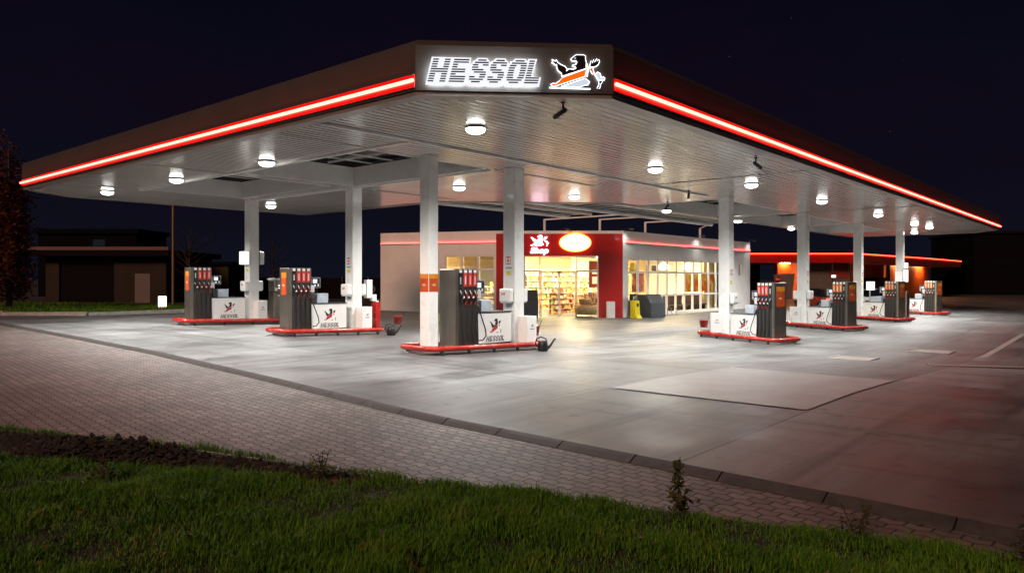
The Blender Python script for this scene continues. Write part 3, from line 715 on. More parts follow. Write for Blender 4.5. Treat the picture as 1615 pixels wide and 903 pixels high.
def pump(cx, cy, rz, u, side, label, poster=True, hoseloop=True, warm=False):
    """u: start of the stainless column along the island, side: -1 or +1 = which long face carries the hoses"""
    c, s_ = math.cos(rz), math.sin(rz); x, y = cx+c*u, cy+s_*u; z = g(x, y)+.1
    e = empty('fuel_pump', (x, y, z), rz, label, 'fuel pump', 'fuel pumps on the islands')
    L, Wd, H = .76, .6, 2.0; hw = Wd/2; F = side*hw
    def fc(u_, v_, d):                   # hose face frame: u_ along the face from viewer's left, v_ up, d outward
        return (u_ if side < 0 else L-u_, F+side*d, v_)
    def cab(u_, v_, d): return (L+.01+u_ if side < 0 else L+.01+1.30-u_, side*(hw-.04)+side*d, v_)
    mb = MB(); mb.box(0, L, -hw, hw, .0, H); mb.build('column_housing', 'steel', e, bevel=.02)
    mb = MB(); mb.box(.1, L-.02, 0, .012, .05, H-.005, lambda a, b, c_: (a, F+side*b, c_)); mb.build('hose_front', 'bronze', e)
    mb = MB(); mb.box(.012, .1, 0, .02, .05, H-.003, lambda a, b, c_: (a, F+side*b, c_)); mb.box(L-.025, L-.003, 0, .02, .05, H-.003, lambda a, b, c_: (a, F+side*b, c_)); mb.build('front_trim', 'steel', e)
    for i in range(4):
        q = .17+.165*i; first = (i == 0) if side < 0 else (i == 0)
        uu = q
        tf = lambda a, b, c_, uu=uu: (uu+a, F+side*b, c_)
        mb = MB(); mb.box(-.055, .055, .0125, .026, 1.56, 1.90, tf); lab = mb.build('grade_label', ('black' if first else ('orangelab' if warm else 'redlab')), e)
        mb = MB()                          # worn upright grade lettering, read as small pale strokes
        for k in range(7 if not first else 6): mb.box(-.018, .02, .0262, .0285, 1.62+.03*k, 1.638+.03*k, tf)
        mb.build('label_print', 'white', lab)
        mb = MB(); mb.box(-.042, .042, .0125, .034, 1.905, 1.975, tf); mb.lathe([(.045, 0), (.045, .02)], 12, T=lambda a, b, c_, uu=uu: (uu+a, F+side*(.0125+c_), 1.955+b)); mb.build('grade_cap', 'white', e)
        mb = MB(); mb.box(-.06, .06, .0125, .016, 1.13, 1.53, tf); mb.build('nozzle_boot', 'black', e)
        nz = MB(); nz.tube([tf(-.045, .06, 1.46), tf(-.02, .075, 1.39), tf(.015, .09, 1.31)], [.011, .013, .02], 8); no = nz.build('nozzle', 'lightgrey', e)
        nz = MB(); nz.tube([tf(-.018, .088, 1.385), tf(.02, .10, 1.30), tf(.03, .095, 1.27)], [.016, .026, .02], 8); nz.build('nozzle_grip', 'black' if first else 'redpaint', no); nz = MB(); nz.tube([tf(.0, .03, 1.10), tf(.0, .05, 1.13), tf(.0, .05, 1.17)], .028, 8); nz.build('hose_joint', 'black' if first else 'redpaint', no)
        nz = MB(); nz.lathe([(0, .03), (.028, .02), (.032, 0), (.0, -.0)], 10, T=lambda a, b, c_, uu=uu: (uu+.035+a, F+side*(.10+c_), 1.285+b)); nz.build('nozzle_cap', 'white', no)
        hs = MB(); sw = random.uniform(-.02, .02)
        hs.tube([tf(.01, .07, 1.22), tf(.0, .085, 1.05), tf(-.01+sw, .075, .75), tf(sw, .09, .4), tf(.03, .10, .16), tf(.055, .08, .08), tf(.075, .06, .16), tf(.075, .045, .5), tf(.07, .03, 1.05)], .0165, 7); hs.build('hose', 'rubber', e)
    if hoseloop:
        hs = MB(); hs.tube([(L-.02, F+side*.05, 1.05), (L+.06, F+side*.09, .8), (L+.2, F+side*.10, .45), (L+.23, F+side*.1, .28), (L+.14, F+side*.08, .17), (L+.02, F+side*.06, .16)], .0165, 7); hs.build('hose', 'rubber', e)
    if poster:
        T = lambda a, b, c_: (-a, b, c_)
        mb = MB(); pw = .2 if side > 0 else .15; mb.box(.001, .006, -pw, pw, 1.16, 1.86, T); p = mb.build('poster', 'poster_o', e)
        mb = MB(); mb.box(.0062, .009, -pw, pw, 1.69, 1.86, T); mb.build('poster_header', 'poster_y', p)
        pr = [(-.09, 1.47), (-.04, 1.43), (.05, 1.42), (.1, 1.47), (.06, 1.50), (.03, 1.47), (0, 1.505), (-.04, 1.47)]
        mb = MB(); mb.prism([pr], .0062, .009, lambda a, b, d: (-d, a, b)); mb.build('motif', 'tan', p)
    # low white cabinet
    mb = MB(); mb.box(L+.01, L+1.31, -hw+.04, hw-.04, .06, .86); cb = mb.build('cabinet', 'white', e, bevel=.012)
    mb = MB(); mb.box(L+.005, L+1.33, -hw+.02, hw-.02, .862, .885); mb.build('cabinet_top', 'charcoal', cb)
    mb = MB(); mb.box(L+.03, L+1.29, -hw+.07, hw-.07, 0, .06); mb.build('cabinet_foot', 'dark', cb)
    print_logo(cb, lambda u_, v_, d: cab(.34+u_ if side < 0 else .28+u_, .10+v_, d), .68)
    # display head on a stalk
    mb = MB(); mb.box(L+.02, L+.46, -.11, .11, 1.36, 1.72); dp = mb.build('display_head', 'black', e, bevel=.02)
    fd = lambda u_, v_, d: (L+.02+(u_ if side < 0 else .44-u_), side*.11+side*d, 1.36+v_)
    def bx(mb, u0, u1, v0, v1, d0, d1): mb.add([fd(a, b, d) for d in (d0, d1) for a, b in ((u0, v0), (u1, v0), (u1, v1), (u0, v1))], [(0, 1, 2, 3), (4, 7, 6, 5), (0, 4, 5, 1), (1, 5, 6, 2), (2, 6, 7, 3), (3, 7, 4, 0)])
    mb = MB(); bx(mb, .15, .30, .16, .29, .002, .006); bx(mb, .2, .25, .06, .12, .002, .006); mb.build('screen', 'screen', dp)
    mb = MB()
    for k in range(4): bx(mb, .06, .105, .05+.062*k, .09+.062*k, .002, .006)
    bx(mb, .315, .365, .06, .14, .002, .006); mb.build('button', 'white', dp)
    mb = MB(); bx(mb, .03, .41, .022, .03, .002, .005); bx(mb, .03, .41, .325, .333, .002, .005); bx(mb, .028, .036, .022, .333, .002, .005); bx(mb, .404, .412, .022, .333, .002, .005); mb.build('bezel_line', 'lightgrey', dp)
    mb = MB(); mb.tube([(L+.2, 0, .885), (L+.2, 0, 1.36)], .04, 8); mb.build('stalk', 'steel', e)
    mb = MB(); mb.box(L-.02, L+.1, F+side*.005 if side > 0 else F-.045, F+.045 if side > 0 else F-.005, 1.24, 1.46); mb.build('price_card', 'lightgrey', e)
    # grey tray box standing on the cabinet
    mb = MB(); mb.box(L+.32, L+.72, -.12, .14, .886, 1.19); mb.build('paper_box', 'paleblue', e, bevel=.01)
    mb = MB(); mb.box(L+.12, L+.3, -.15, .05, .886, 1.06); mb.build('squeegee_tub', 'bronze', e, bevel=.02)
    return e
PI = math.pi
x, y = COLS['c1'][:2]; x2, y2 = COLS['c2'][:2]; A0 = math.atan2(y2-y, x2-x)
island(x2, y2, A0, -3.5, .68, 'nearest pump island with red rail, between the slim column and the watering can')
pump(x2, y2, A0, -2.42, -1, 'nearest fuel pump, beside the slim column with orange posters', poster=False)
x, y = COLS['c3'][:2]
island(x, y, GL, -2.85, .85, 'pump island with red rail in the middle of the left wing')
pump(x, y, GL, -2.5, -1, 'fuel pump in the middle of the left wing with an orange poster on its end')
x, y = COLS['c4'][:2]
island(x, y, GL, -2.8, 2.3, 'far left pump island with red rail and two pumps')
pump(x, y, GL, -2.45, -1, 'farthest fuel pump on the left, in front of the lamp post', hoseloop=False)
for k, il, pl in (('r1', 'nearest red railed island of the right hand row', 'fuel pump with red labels, nearest of the right hand row'), ('r2', 'second red railed island of the right hand row', 'second fuel pump of the right hand row with the dark red car behind it'),
                  ('r3', 'third red railed island of the right hand row', 'third fuel pump of the right hand row, with the white car behind it'), ('r4', 'farthest red railed island of the right hand row', 'farthest fuel pump on the right, against the orange wash bay')):
    x, y = COLS[k][:2]; island(x, y, GR+PI, -.95, 2.95, il)
    e = pump(x, y, GR, -2.55, 1, pl, warm=(k != 'r1'))
# plain grey second pump on the far left island
x, y = COLS['c4'][:2]; px, py = x+math.cos(GL)*1.1, y+math.sin(GL)*1.1
e = empty('grey_pump', (px, py, g(px, py)+.1), GL, 'plain grey diesel pump without posters behind the far left column', 'fuel pump')
mb = MB(); mb.box(-.3, .3, -.25, .25, 0, 1.15); mb.build('body', 'steel', e, bevel=.02)
mb = MB(); mb.box(-.3, .3, -.25, .25, 1.17, 1.62); h = mb.build('head', 'steel', e, bevel=.02)
mb = MB(); mb.box(-.33, .33, -.28, .28, 1.622, 1.70); mb.build('cap', 'lightgrey', e, bevel=.02)
mb = MB(); mb.box(-.12, .08, -.258, -.252, 1.38, 1.44); mb.box(-.12, .08, -.258, -.252, 1.29, 1.33); mb.build('screen', 'boxlight', h)
mb = MB(); mb.box(-.26, -.16, -.27, -.252, 1.2, 1.32); mb.build('card_reader', 'white', h)
mb = MB(); mb.box(-.14, .1, -.27, -.251, .98, 1.05); mb.build('handle', 'white', e)
# slim steel hose post right of the third island
x, y = COLS['r3'][:2]; px, py = x+1.9, y-1.5
e = empty('hose_post', (px, py, g(px, py)), 0, 'slim steel hose post at the right of the third pump in the right hand row', 'post')
mb = MB(); mb.box(-.08, .08, -.08, .08, 0, 1.55); mb.build('post', 'steel', e, bevel=.01)
mb = MB(); mb.tube([(0, -.1, 1.4), (-.05, -.14, 1.1), (.0, -.16, .7), (.05, -.12, 1.0), (0, -.1, 1.3)], .02, 6); mb.build('hose', 'rubber', e)

# towel dispensers, bins, buckets, cans, lit boxes
def on_col(k, side, out):
    x, y, z, w = COLS[k]; d = (-BV[0], -BV[1]) if side == 'B' else ((BV[0], BV[1]) if side == 'b' else ((-AV[0], -AV[1]) if side == 'A' else AV))
    return x+d[0]*(w/2+out), y+d[1]*(w/2+out), z, math.atan2(d[1], d[0])
def dispenser(k, side, label, z=1.16):
    x, y, z0, an = on_col(k, side, 0)
    e = empty('towel_dispenser', (x, y, z0+z), an, label, 'towel dispenser', 'white towel dispensers on the columns')
    mb = MB(); mb.box(.002, .2, -.19, .19, .02, .4); mb.build('cover', 'white', e, bevel=.045)
    mb = MB(); mb.box(.02, .17, -.16, .16, 0.0, .019); mb.build('outlet', 'lightgrey', e)
    mb = MB(); mb.box(.2005, .204, -.09, -.05, .22, .28); mb.box(.2005, .204, -.02, .03, .22, .29); mb.build('symbol', 'redlab', e)
dispenser('c2', 'B', 'white towel dispenser on the column behind the nearest pump, facing left'); dispenser('c2', 'b', 'white towel dispenser on the shop side of the column behind the nearest pump')
dispenser('c3', 'B', 'white towel dispenser on the column behind the middle left pump, facing left'); dispenser('c3', 'b', 'white towel dispenser on the shop side of the middle left column')
dispenser('c4', 'B', 'white towel dispenser on the far left column, facing the lamp post'); dispenser('c4', 'b', 'white towel dispenser on the far left column, facing the grey pump')
dispenser('r2', 'A', 'white towel dispenser on the second right hand column'); dispenser('r2', 'a', 'pinkish white towel dispenser on the left side of the second right hand column'); dispenser('r1', 'A', 'white towel dispenser on the nearest right hand column')
def bin_(k, dx, dy, label, rz=None):
    x, y, z0, w = COLS[k]; x += dx; y += dy; z = g(x, y)+.11
    e = empty('waste_bin', (x, y, z), ROT if rz is None else rz, label, 'waste bin', 'white waste bins beside the columns')
    mb = MB(); mb.box(-.2, .2, -.19, .19, .08, .80); mb.build('casing', 'white', e, bevel=.01)
    mb = MB(); mb.box(-.17, .17, -.16, .16, 0, .08); mb.build('foot', 'dark', e)
    T = lambda u, v, d: (-.05+u, -.19-d, .5+v)
    mb = MB()
    for k_, m in (('black', 0), ('orange', 0)):
        for pl in LION[k_]: mb.prism([[(x_*.13, y_*.13) for x_, y_ in pl]], .001, .004, T, m)
    mb.box(-.08, .1, -.194, -.191, .44, .46); mb.build('logo', ['greyprint'], e)
    return e
bin_('c2', .36, -.10, 'white waste bin with a small dark logo by the column behind the nearest pump'); bin_('c3', .36, -.10, 'white waste bin by the middle left column in front of the red extinguisher box'); bin_('c4', .36, -.10, 'white waste bin at the foot of the far left column')
for k, t in (('r1', 'nearest'), ('r2', 'second'), ('r3', 'third')): bin_(k, -.36, .06, 'white waste bin with small logo at the foot of the %s right hand column' % t, ROT+R(-60))
x, y = W(10.85, 7.95)
e = empty('extinguisher_cabinet', (x, y, g(x, y)+.1), GL, 'red extinguisher cabinet behind the bin of the middle left island', 'cabinet')
mb = MB(); mb.box(-.13, .05, -.17, .17, 0, .98); mb.build('cabinet', 'redpaint', e, bevel=.02)
mb = MB(); mb.box(-.09, .02, -.1, .1, .982, 1.02); mb.build('handle', 'white', e)
e = empty('air_unit', W(10.9, 7.62)+(g(*W(10.9, 7.62))+1.1,), GL, 'small white service unit behind the middle left column', 'service unit')
mb = MB(); mb.box(-.1, .12, -.1, .1, .1, .72); mb.box(.12, .3, -.08, .08, .0, .22); mb.build('casing', 'white', e, bevel=.01)
mb = MB(); mb.tube([(.16, -.1, .5), (.2, -.12, .4), (.14, -.1, .3)], .02, 6); mb.build('cord', 'black', e)
def bucket(x, y, label, zoff=.35):
    e = empty('red_bucket', (x, y, g(x, y)+zoff), 0, label, 'bucket', 'red water buckets')
    mb = MB(); mb.lathe([(0, 0), (.13, 0), (.165, .25), (.175, .25), (.175, .265), (.155, .265), (.125, .015), (0, .015)], 18); mb.build('pail', 'redpaint', e)
    mb = MB(); mb.tube([(.165*math.cos(t), 0, .25+.1*math.sin(t)) for t in [PI*i/10 for i in range(11)]], .006, 5); mb.build('handle', 'steel', e)
    mb = MB(); mb.tube([(.05, .0, .02), (.22, .05, .42)], .01, 5); mb.build('squeegee', 'black', e)
bucket(*W(10.2, 8.35), 'red bucket hanging behind the middle left island, by the watering can'); bucket(*W(4.1, 8.2), 'red bucket half hidden behind the bin of the nearest island')
x, y = COLS['r1'][:2]; bucket(x-.75, y+.35, 'red bucket left of the nearest right hand column')
x, y = COLS['r2'][:2]; bucket(x-.9, y+.4, 'red bucket left of the second right hand column')
def can(x, y, rz, label):
    e = empty('watering_can', (x, y, g(x, y)), rz, label, 'watering can', 'black watering cans')
    mb = MB(); mb.lathe([(0, .002), (.13, .002), (.145, .03), (.125, .26), (.11, .28), (.09, .27), (0, .25)], 18); mb.build('body', 'black', e)
    mb = MB(); mb.tube([(.12, 0, .08), (.2, 0, .14), (.3, 0, .30), (.34, 0, .33)], [.05, .036, .024, .03], 10); mb.build('spout', 'black', e)
    mb = MB(); mb.tube([(-.13, 0, .1), (-.2, 0, .2), (-.17, 0, .33), (-.05, 0, .38), (.08, 0, .33), (.1, 0, .27)], .018, 8); mb.build('handle', 'black', e)
can(.83, 19.75, .1, 'black watering can on the concrete at the end of the nearest island'); can(-4.0, 24.3, .1, 'black watering can on the concrete beside the middle left island')
def litbox(k, side, z, label, w=.42, h=.5, mt='boxlight'):
    x, y, z0, an = on_col(k, side, 0); e = empty('light_box', (x, y, z0+z), an, label, 'light box', 'lit boxes on the outer columns')
    mb = MB(); mb.box(.002, .03, -w/2-.02, w/2+.02, -.02, h+.02); mb.build('frame', 'trim', e)
    mb = MB(); mb.box(.031, .22, -w/2, w/2, 0, h); mb.build('panel', mt, e, bevel=.02)
litbox('c4', 'B', 2.2, 'white lit box on the far left column, facing the lamp post', mt='boxlight'); litbox('c4', 'b', 2.2, 'unlit white box on the far left column, facing the grey pump', mt='white')
litbox('r4', 'B', 1.9, 'white box on the left face of the farthest right hand column', mt='white', h=.7); litbox('r4', 'A', 1.9, 'bright lit box on the right face of the farthest right hand column', h=.8); litbox('r4', 'A', 2.78, 'small bright box above the lit box of the farthest right hand column', w=.36, h=.34)
x, y = COLS['r4'][:2]; x -= 1.6; y += .6
e = empty('lit_sign_post', (x, y, g(x, y)), ROT, 'square lit sign on a post left of the farthest right hand column', 'sign')
mb = MB(); mb.tube([(0, .05, 0), (0, .05, 2.0)], .04, 8); mb.build('post', 'trim', e)
mb = MB(); mb.box(-.25, .25, -.08, .0, 1.45, 2.0, lambda a, b, c: (b, a, c)); mb.build('panel', 'boxlight', e, bevel=.02)

# ------------------------------------------------------------------ shop
shop = empty('shop_building', (O[0], O[1], 0), ROT, 'low white station shop with red entrance portal and glowing windows', 'shop')
CL_, CR_, RE, LE = (21.3, 17.3), (25.7, 12.1), (42.6, 12.1), (18.7, 23.8); BK = [(42.6, 24), (26, 30)]
ZB, ZT = -.6, 4.42; FL = -.27
def wallseg(mb, T, L, openings, z0, z1, th=.2, m=0):
    loops = [[(0, z0), (L, z0), (L, z1), (0, z1)]] + [[(a, c), (a, d_), (b, d_), (b, c)] for a, b, c, d_ in openings]
    mb.prism(loops, -th, 0, lambda u, v, w: T(u, w, v), m)
Tl, Ll = seg2(LE, CL_); Tc, Lc = seg2(CL_, CR_); Tr, Lr = seg2(CR_, RE)
def flip_if(T, L):      # outward must look towards the camera (smaller A or B)
    return T
test = Tr(1, 1, 0)
if test[1] > 12.1:
    def mk(T0): return lambda s, n_, z: T0(s, -n_, z)
    Tl, Tc, Tr = mk(Tl), mk(Tc), mk(Tr)
LW = (Ll-3.0, Ll-.08, .0, 3.1); RW = (.55, 12.6, -.15, 2.95); DW = (1.5, 5.52, FL, 3.08)
mb = MB(); wallseg(mb, Tl, Ll, [LW], ZB, 4.26); mb.build('left_wall', 'wall', shop)
mb = MB(); wallseg(mb, Tr, Lr, [RW, (13.6, 14.0, 2.0, 2.85), (15.0, 15.4, 2.0, 2.85)], ZB, 4.26); mb.build('right_wall', 'wall', shop)
mb = MB(); wallseg(mb, Tc, Lc, [DW], ZB, 4.26, .25); mb.build('portal', 'redpanel', shop)
mb = MB(); wallseg(mb, *seg2(RE, BK[0]), [], ZB, 4.26); wallseg(mb, *seg2(BK[0], BK[1]), [], ZB, 4.26); wallseg(mb, *seg2(BK[1], LE), [], ZB, 4.26); mb.build('rear_wall', 'wall', shop)
foot = [LE, CL_, CR_, RE]+BK; FS = 1 if sum(foot[i-1][0]*foot[i][1]-foot[i][0]*foot[i-1][1] for i in range(len(foot))) > 0 else -1; infoot = inset(foot, .1*FS)
mb = MB(); mb.prism([foot], 4.262, ZT, ident); mb.build('roof', 'wall', shop)
mb = MB(); mb.prism([infoot], 3.32, 3.36, ident); mb.build('ceiling', 'inceil', shop)
mb = MB(); mb.prism([infoot], FL-.05, FL, ident); mb.build('shop_floor', 'tile', shop)
for T, a, b in ((Tl, .05, Ll-.02), (Tr, .3, Lr-.03)):
    mb = MB(); mb.box(a, b, .003, .05, 3.80, 3.86, T); mb.build('light_line', 'neonshop', shop)
    mb = MB(); mb.box(a, b, .003, .07, 3.775, 3.797, T); mb.build('light_ledge', 'trim', shop)
def glazed(T, s0, s1, z0, z1, vm, hm, name='window', fw=.07):
    mb = MB(); ys = (-.12, -.03)
    for s_ in vm: mb.box(s_-fw/2, s_+fw/2, ys[0], ys[1], z0+fw, z1-fw, T)
    for z in (z0+fw/2, z1-fw/2): mb.box(s0, s1, ys[0]-.004, ys[1]+.004, z-fw/2, z+fw/2, T)
    for z in hm: mb.box(s0, s1, ys[0]+.006, ys[1]-.006, z-fw*.8, z+fw*.8, T)
    fr = mb.build(name, 'white', shop)
    mb = MB(); mb.box(s0+.01, s1-.01, -.079, -.073, z0+.01, z1-.01, T); mb.build('pane', 'glass', fr); return fr
bays = [RW[0]+(RW[1]-RW[0])*i/11 for i in range(12)]
for i in range(11):
    s0, s1 = bays[i]+.003, bays[i+1]-.003
    hm = [.88, 2.2] if i >= 3 else [.62, 2.2]
    glazed(Tr, s0, s1, RW[2], RW[3], [s0+.035, s1-.035], hm)
mb = MB()
for i in range(3): mb.box(bays[i]+.09, bays[i+1]-.09, -.066, -.05, RW[2]+.07, .55, Tr)
mb.build('spandrel', 'white', shop)
glazed(Tr, 13.6, 14.0, 2.0, 2.85, [13.63, 13.97], [], fw=.05); glazed(Tr, 15.0, 15.4, 2.0, 2.85, [15.03, 15.37], [], fw=.05)
for i in range(3): a = LW[0]+(LW[1]-LW[0])/3*i; b = a+(LW[1]-LW[0])/3; glazed(Tl, a+.003, b-.003, LW[2], LW[3], [a+.04, b-.04], [.9, 2.35])
fr = glazed(Tc, DW[0], DW[0]+.9, FL, DW[3], [DW[0]+.035, DW[0]+.86], [2.25], 'shopfront')
glazed(Tc, DW[1]-1.22, DW[1], FL, DW[3], [DW[1]-1.18, DW[1]-.035], [2.25], 'shopfront')
glazed(Tc, DW[0]+.905, DW[1]-1.225, 2.2, DW[3], [], [], 'fanlight')
for a, b in ((DW[0]+.91, DW[0]+1.88), (DW[0]+1.89, DW[1]-1.23)):
    d = glazed(Tc, a, b, FL+.02, 2.19, [a+.025, b-.025], [], 'sliding_door', .045)
    mb = MB(); s_ = b-.1 if a < 2.6 else a+.1; mb.box(s_-.015, s_+.015, -.02, .02, .7, 1.3, Tc); mb.build('handle', 'trim', d)
mb = MB(); mb.box(3.3, 3.5, -.01, .06, 2.19, 2.25, Tc); mb.build('door_sensor', 'black', shop)
mb = MB()
for i in range(9): z = 2.5+.065*i; mb.box(LW[0]+.03, LW[1]-.03, -.3, -.26, z, z+.045, Tl)
for i in range(9): z = 2.42+.07*i; mb.box(DW[0]+.05, DW[1]-1.4, -1.3, -1.25, z, z+.03, Tc)
mb.build('blind', 'slat', shop)
# ceiling lamps, each a warm panel
for i, (b, a) in enumerate([(24, 18), (26.5, 15.5), (27, 19), (30, 15), (30, 18.5), (33.5, 15), (37, 15), (33.5, 18.5), (37, 18.5), (40, 15), (22.5, 21.5), (25, 22), (21.3, 20.2), (20.5, 22.6)]):
    mb = MB(); mb.box(b-.6, b+.6, a-.15, a+.15, 3.26, 3.30); mb.build('shop_lamp', 'shoplamp', shop)
# interior partition walls, posters
mb = MB(); mb.box(27.2, 42.3, 20.4, 20.6, FL, 3.3); mb.box(20.6, 27.2, 25.4, 25.6, FL, 3.3); mb.build('inner_wall', 'inwall', shop)
mb = MB(); mb.box(37.2, 42.3, 13.0, 13.2, FL, 3.3); mb.build('inner_screen', 'inwall', shop)
def thing(mb, name, mt, label, cat, group=None, bevel=0):
    o = mb.build(name, mt, None, bevel, (O[0], O[1], 0), ROT); return tag(o, label, cat, group)
for i, (b0, b1, lab) in enumerate(((33.9, 35.9, 'glowing yellow and orange fruit poster left of the column, behind the shop windows'), (36.1, 38.1, 'yellow and orange fruit poster behind the last shop windows, right of its twin'))):
    mb = MB(); mb.box(b0, b1, 12.75, 12.8, 1.0, 2.15); thing(mb, 'fruit_poster', 'sunset', lab, 'poster', 'posters behind the shop windows')
mb = MB(); mb.box(29.0, 30.3, 13.5, 13.55, 1.05, 2.15); thing(mb, 'dark_poster', 'redposter', 'dark red poster behind the third shop window bay', 'poster', 'posters behind the shop windows')
mb = MB(); mb.box(27.4, 28.4, 14.2, 14.25, .8, 2.1); thing(mb, 'dark_poster', 'redposter', 'brown red poster behind the second shop window bay', 'poster', 'posters behind the shop windows')
for b, z, r_, lab in ((28.0, 2.42, .33, 'round yellow hanging sign behind the second shop window'),):
    mb = MB(); mb.lathe([(0, -.03), (r_, -.03), (r_, .03), (0, .03)], 24, T=lambda x_, y_, z_: (b+x_, 12.9+z_, z+y_)); thing(mb, 'hanging_sign', 'yellow', lab, 'sign')
for b, lab in ((26.6, 'dark board high behind the first shop window bay'), (30.2, 'dark board high behind the fourth shop window bay')):
    mb = MB(); mb.box(b, b+.8, 12.9, 12.94, 2.3, 2.62); thing(mb, 'dark_board', 'greywall', lab, 'board', 'dark boards high behind the shop windows')
for b, lab in ((32.9, 'round white lamp glowing behind the middle shop windows'), (35.9, 'round white lamp glowing behind the shop windows nearest the right hand column')):
    mb = MB(); mb.lathe([(0, .3), (.16, .26), (.3, .1), (.32, 0), (.28, -.1), (0, -.12)], 18, c=(b, 13.6, 2.55)); thing(mb, 'globe_lamp', 'globe', lab, 'lamp', 'globe lamps behind the shop windows')
# shelves
def shelf_unit(b0, b1, a0, a1, h, n, label):
    e = empty('shop_shelf', (O[0], O[1], 0), ROT, label, 'shelf', 'shop shelves'); 
    mb = MB(); mb.box(b0, b1, (a0+a1)/2-.02, (a0+a1)/2+.02, FL, FL+h); mb.build('back_panel', 'shelf', e)
    for i in range(n):
        z = FL+.1+(h-.15)*i/(n-1); mb = MB(); mb.box(b0, b1, a0, a1, z-.02, z+.015); mb.build('board', 'shelf', e)
        x = b0+.04
        while x < b1-.1:
            w = random.uniform(.07, .22); hh = random.uniform(.12, (h-.2)/(n-1)*.8) if i < n-1 else random.uniform(.1, .28)
            if random.random() < .88: GOODS.box(x, min(b1-.03, x+w*.92), a0+.03, a0+.17, z+.016, z+.016+hh)
            x += w
GOODS = MB()
shelf_unit(24.9, 27.2, 16.2, 16.8, 1.35, 5, 'low cream shelf of goods straight behind the sliding door')
shelf_unit(22.6, 24.4, 18.8, 19.4, 1.7, 6, 'cream shelf behind the left leaf of the sliding door')
shelf_unit(22.0, 27.0, 24.9, 25.35, 2.4, 7, 'tall cream shelf along the rear wall left of the counter')
shelf_unit(27.4, 33, 19.9, 20.35, 2.4, 7, 'tall cream shelf along the rear wall behind the entrance')
shelf_unit(33.2, 38, 19.9, 20.35, 2.0, 6, 'cream shelf along the rear wall behind the right hand windows')
shelf_unit(26.6, 29.2, 14.9, 15.3, 1.1, 4, 'low cream shelf behind the first window bays right of the portal')
o = GOODS.build('shelf_goods', 'goods', None, 0, (O[0], O[1], 0), ROT); tag(o, 'colourful packaged goods crowding all the shop shelves', 'goods', None, 'stuff')
e = empty('shop_counter', (O[0], O[1], 0), ROT, 'counter with a lit board above it inside the entrance', 'counter')
mb = MB(); mb.box(27.6, 30.6, 17.4, 18.1, FL, .85); mb.build('front', 'wood', e); mb = MB(); mb.box(27.5, 30.7, 17.3, 18.2, .852, .9); mb.build('top', 'shelf', e)
mb = MB(); mb.box(25.9, 26.9, 14.4, 14.45, 1.35, 2.85); thing(mb, 'hanging_banner', 'dullred', 'red hanging panel seen through the right shopfront pane', 'panel')
mb = MB(); mb.box(26.1, 26.7, 14.30, 14.36, 1.55, 1.95); mb.box(26.1, 26.7, 14.30, 14.36, 2.1, 2.35); thing(mb, 'menu_board', 'shopposter', 'two small lit boards on the red panel in the entrance', 'board')
for (b, lab) in ((33.4, 'dark bench behind the lower windows, left of the nearest right hand column'), (36.0, 'dark bench behind the last lower windows')):
    e = empty('bench', (O[0], O[1], 0), ROT, lab, 'bench', 'benches inside the shop')
    mb = MB(); mb.box(b-1.2, b+1.2, 12.8, 13.25, FL+.4, FL+.48); mb.build('seat', 'brown', e); mb = MB(); mb.box(b-1.2, b+1.2, 13.25, 13.32, FL, .85); mb.build('backrest', 'brown', e)
    mb = MB(); mb.box(b-1.1, b-1.0, 12.85, 13.2, FL, FL+.4); mb.box(b+1.0, b+1.1, 12.85, 13.2, FL, FL+.4); mb.build('leg', 'black', e)
# lit signs over the entrance
def ws(T): return lambda *a: (lambda p: (O[0]+p[0]*BV[0]+p[1]*AV[0], O[1]+p[0]*BV[1]+p[1]*AV[1], p[2]))(T(*a))
Tw = ws(Tc); s0 = (831-780)/29.3
sg = empty('lion_shop_sign', Tw(s0+.6, 0, 3.2), 0, 'pink white glowing lion above the word shop on the red portal', 'sign'); T = loc(lambda u, v, d: Tw(s0+u, d, v), sg)
mb = MB()
for k in ('black', 'orange', 'white'):
    for i, pl in enumerate(LION[k]):
        if k == 'black' and i in (2, 4): continue
        mb.prism([[(.05+x_*1.05, 3.56+y_*1.02) for x_, y_ in pl]], .03, .07, T)
mb.build('lion', 'pinkwhite', sg)
def text_mesh(txt, size, bold, shear):
    cu = bpy.data.curves.new('txt', 'FONT'); cu.body = txt; cu.size = size; cu.offset = bold; cu.shear = shear; cu.resolution_u = 3
    ob = bpy.data.objects.new('txt', cu); COL.objects.link(ob); dg = bpy.context.evaluated_depsgraph_get()
    me = bpy.data.meshes.new_from_object(ob.evaluated_get(dg)); bpy.data.objects.remove(ob); 
    v = [tuple(p.co) for p in me.vertices]; f = [tuple(p.vertices) for p in me.polygons]; bpy.data.meshes.remove(me); bpy.data.curves.remove(cu); return v, f
v, f = text_mesh('Shop', .42, .016, .25); xm = max(p[0] for p in v)
mb = MB(); mb.add([(p[0]/xm*1.0+.08, p[1]+3.22, .07) for p in v], f, 0, T); mb.add([(p[0]/xm*1.0+.08, p[1]+3.22, .045) for p in v], f, 0, T); mb.build('lettering', 'pinkwhite', sg)
s1 = (904.5-780)/29.3; zc_ = 1.85+(439-382.5)*39.5/1158
ov = empty('oval_sign', Tw(s1, 0, zc_), 0, 'cream oval sign with orange glowing rim on the red portal', 'sign'); T = loc(lambda u, v_, d: Tw(s1+u, d, zc_+v_), ov)
ell = lambda a, b: [(a*math.cos(t), b*math.sin(t)) for t in [2*PI*i/36 for i in range(36)]]
mb = MB(); mb.prism([ell(.80, .44)], .09, .13, T); mb.build('face', 'oval', ov)
mb = MB(); mb.prism([ell(.86, .50), ell(.8, .44)], .04, .12, T); mb.build('rim', 'ovalrim', ov)
mb = MB(); u = -.30
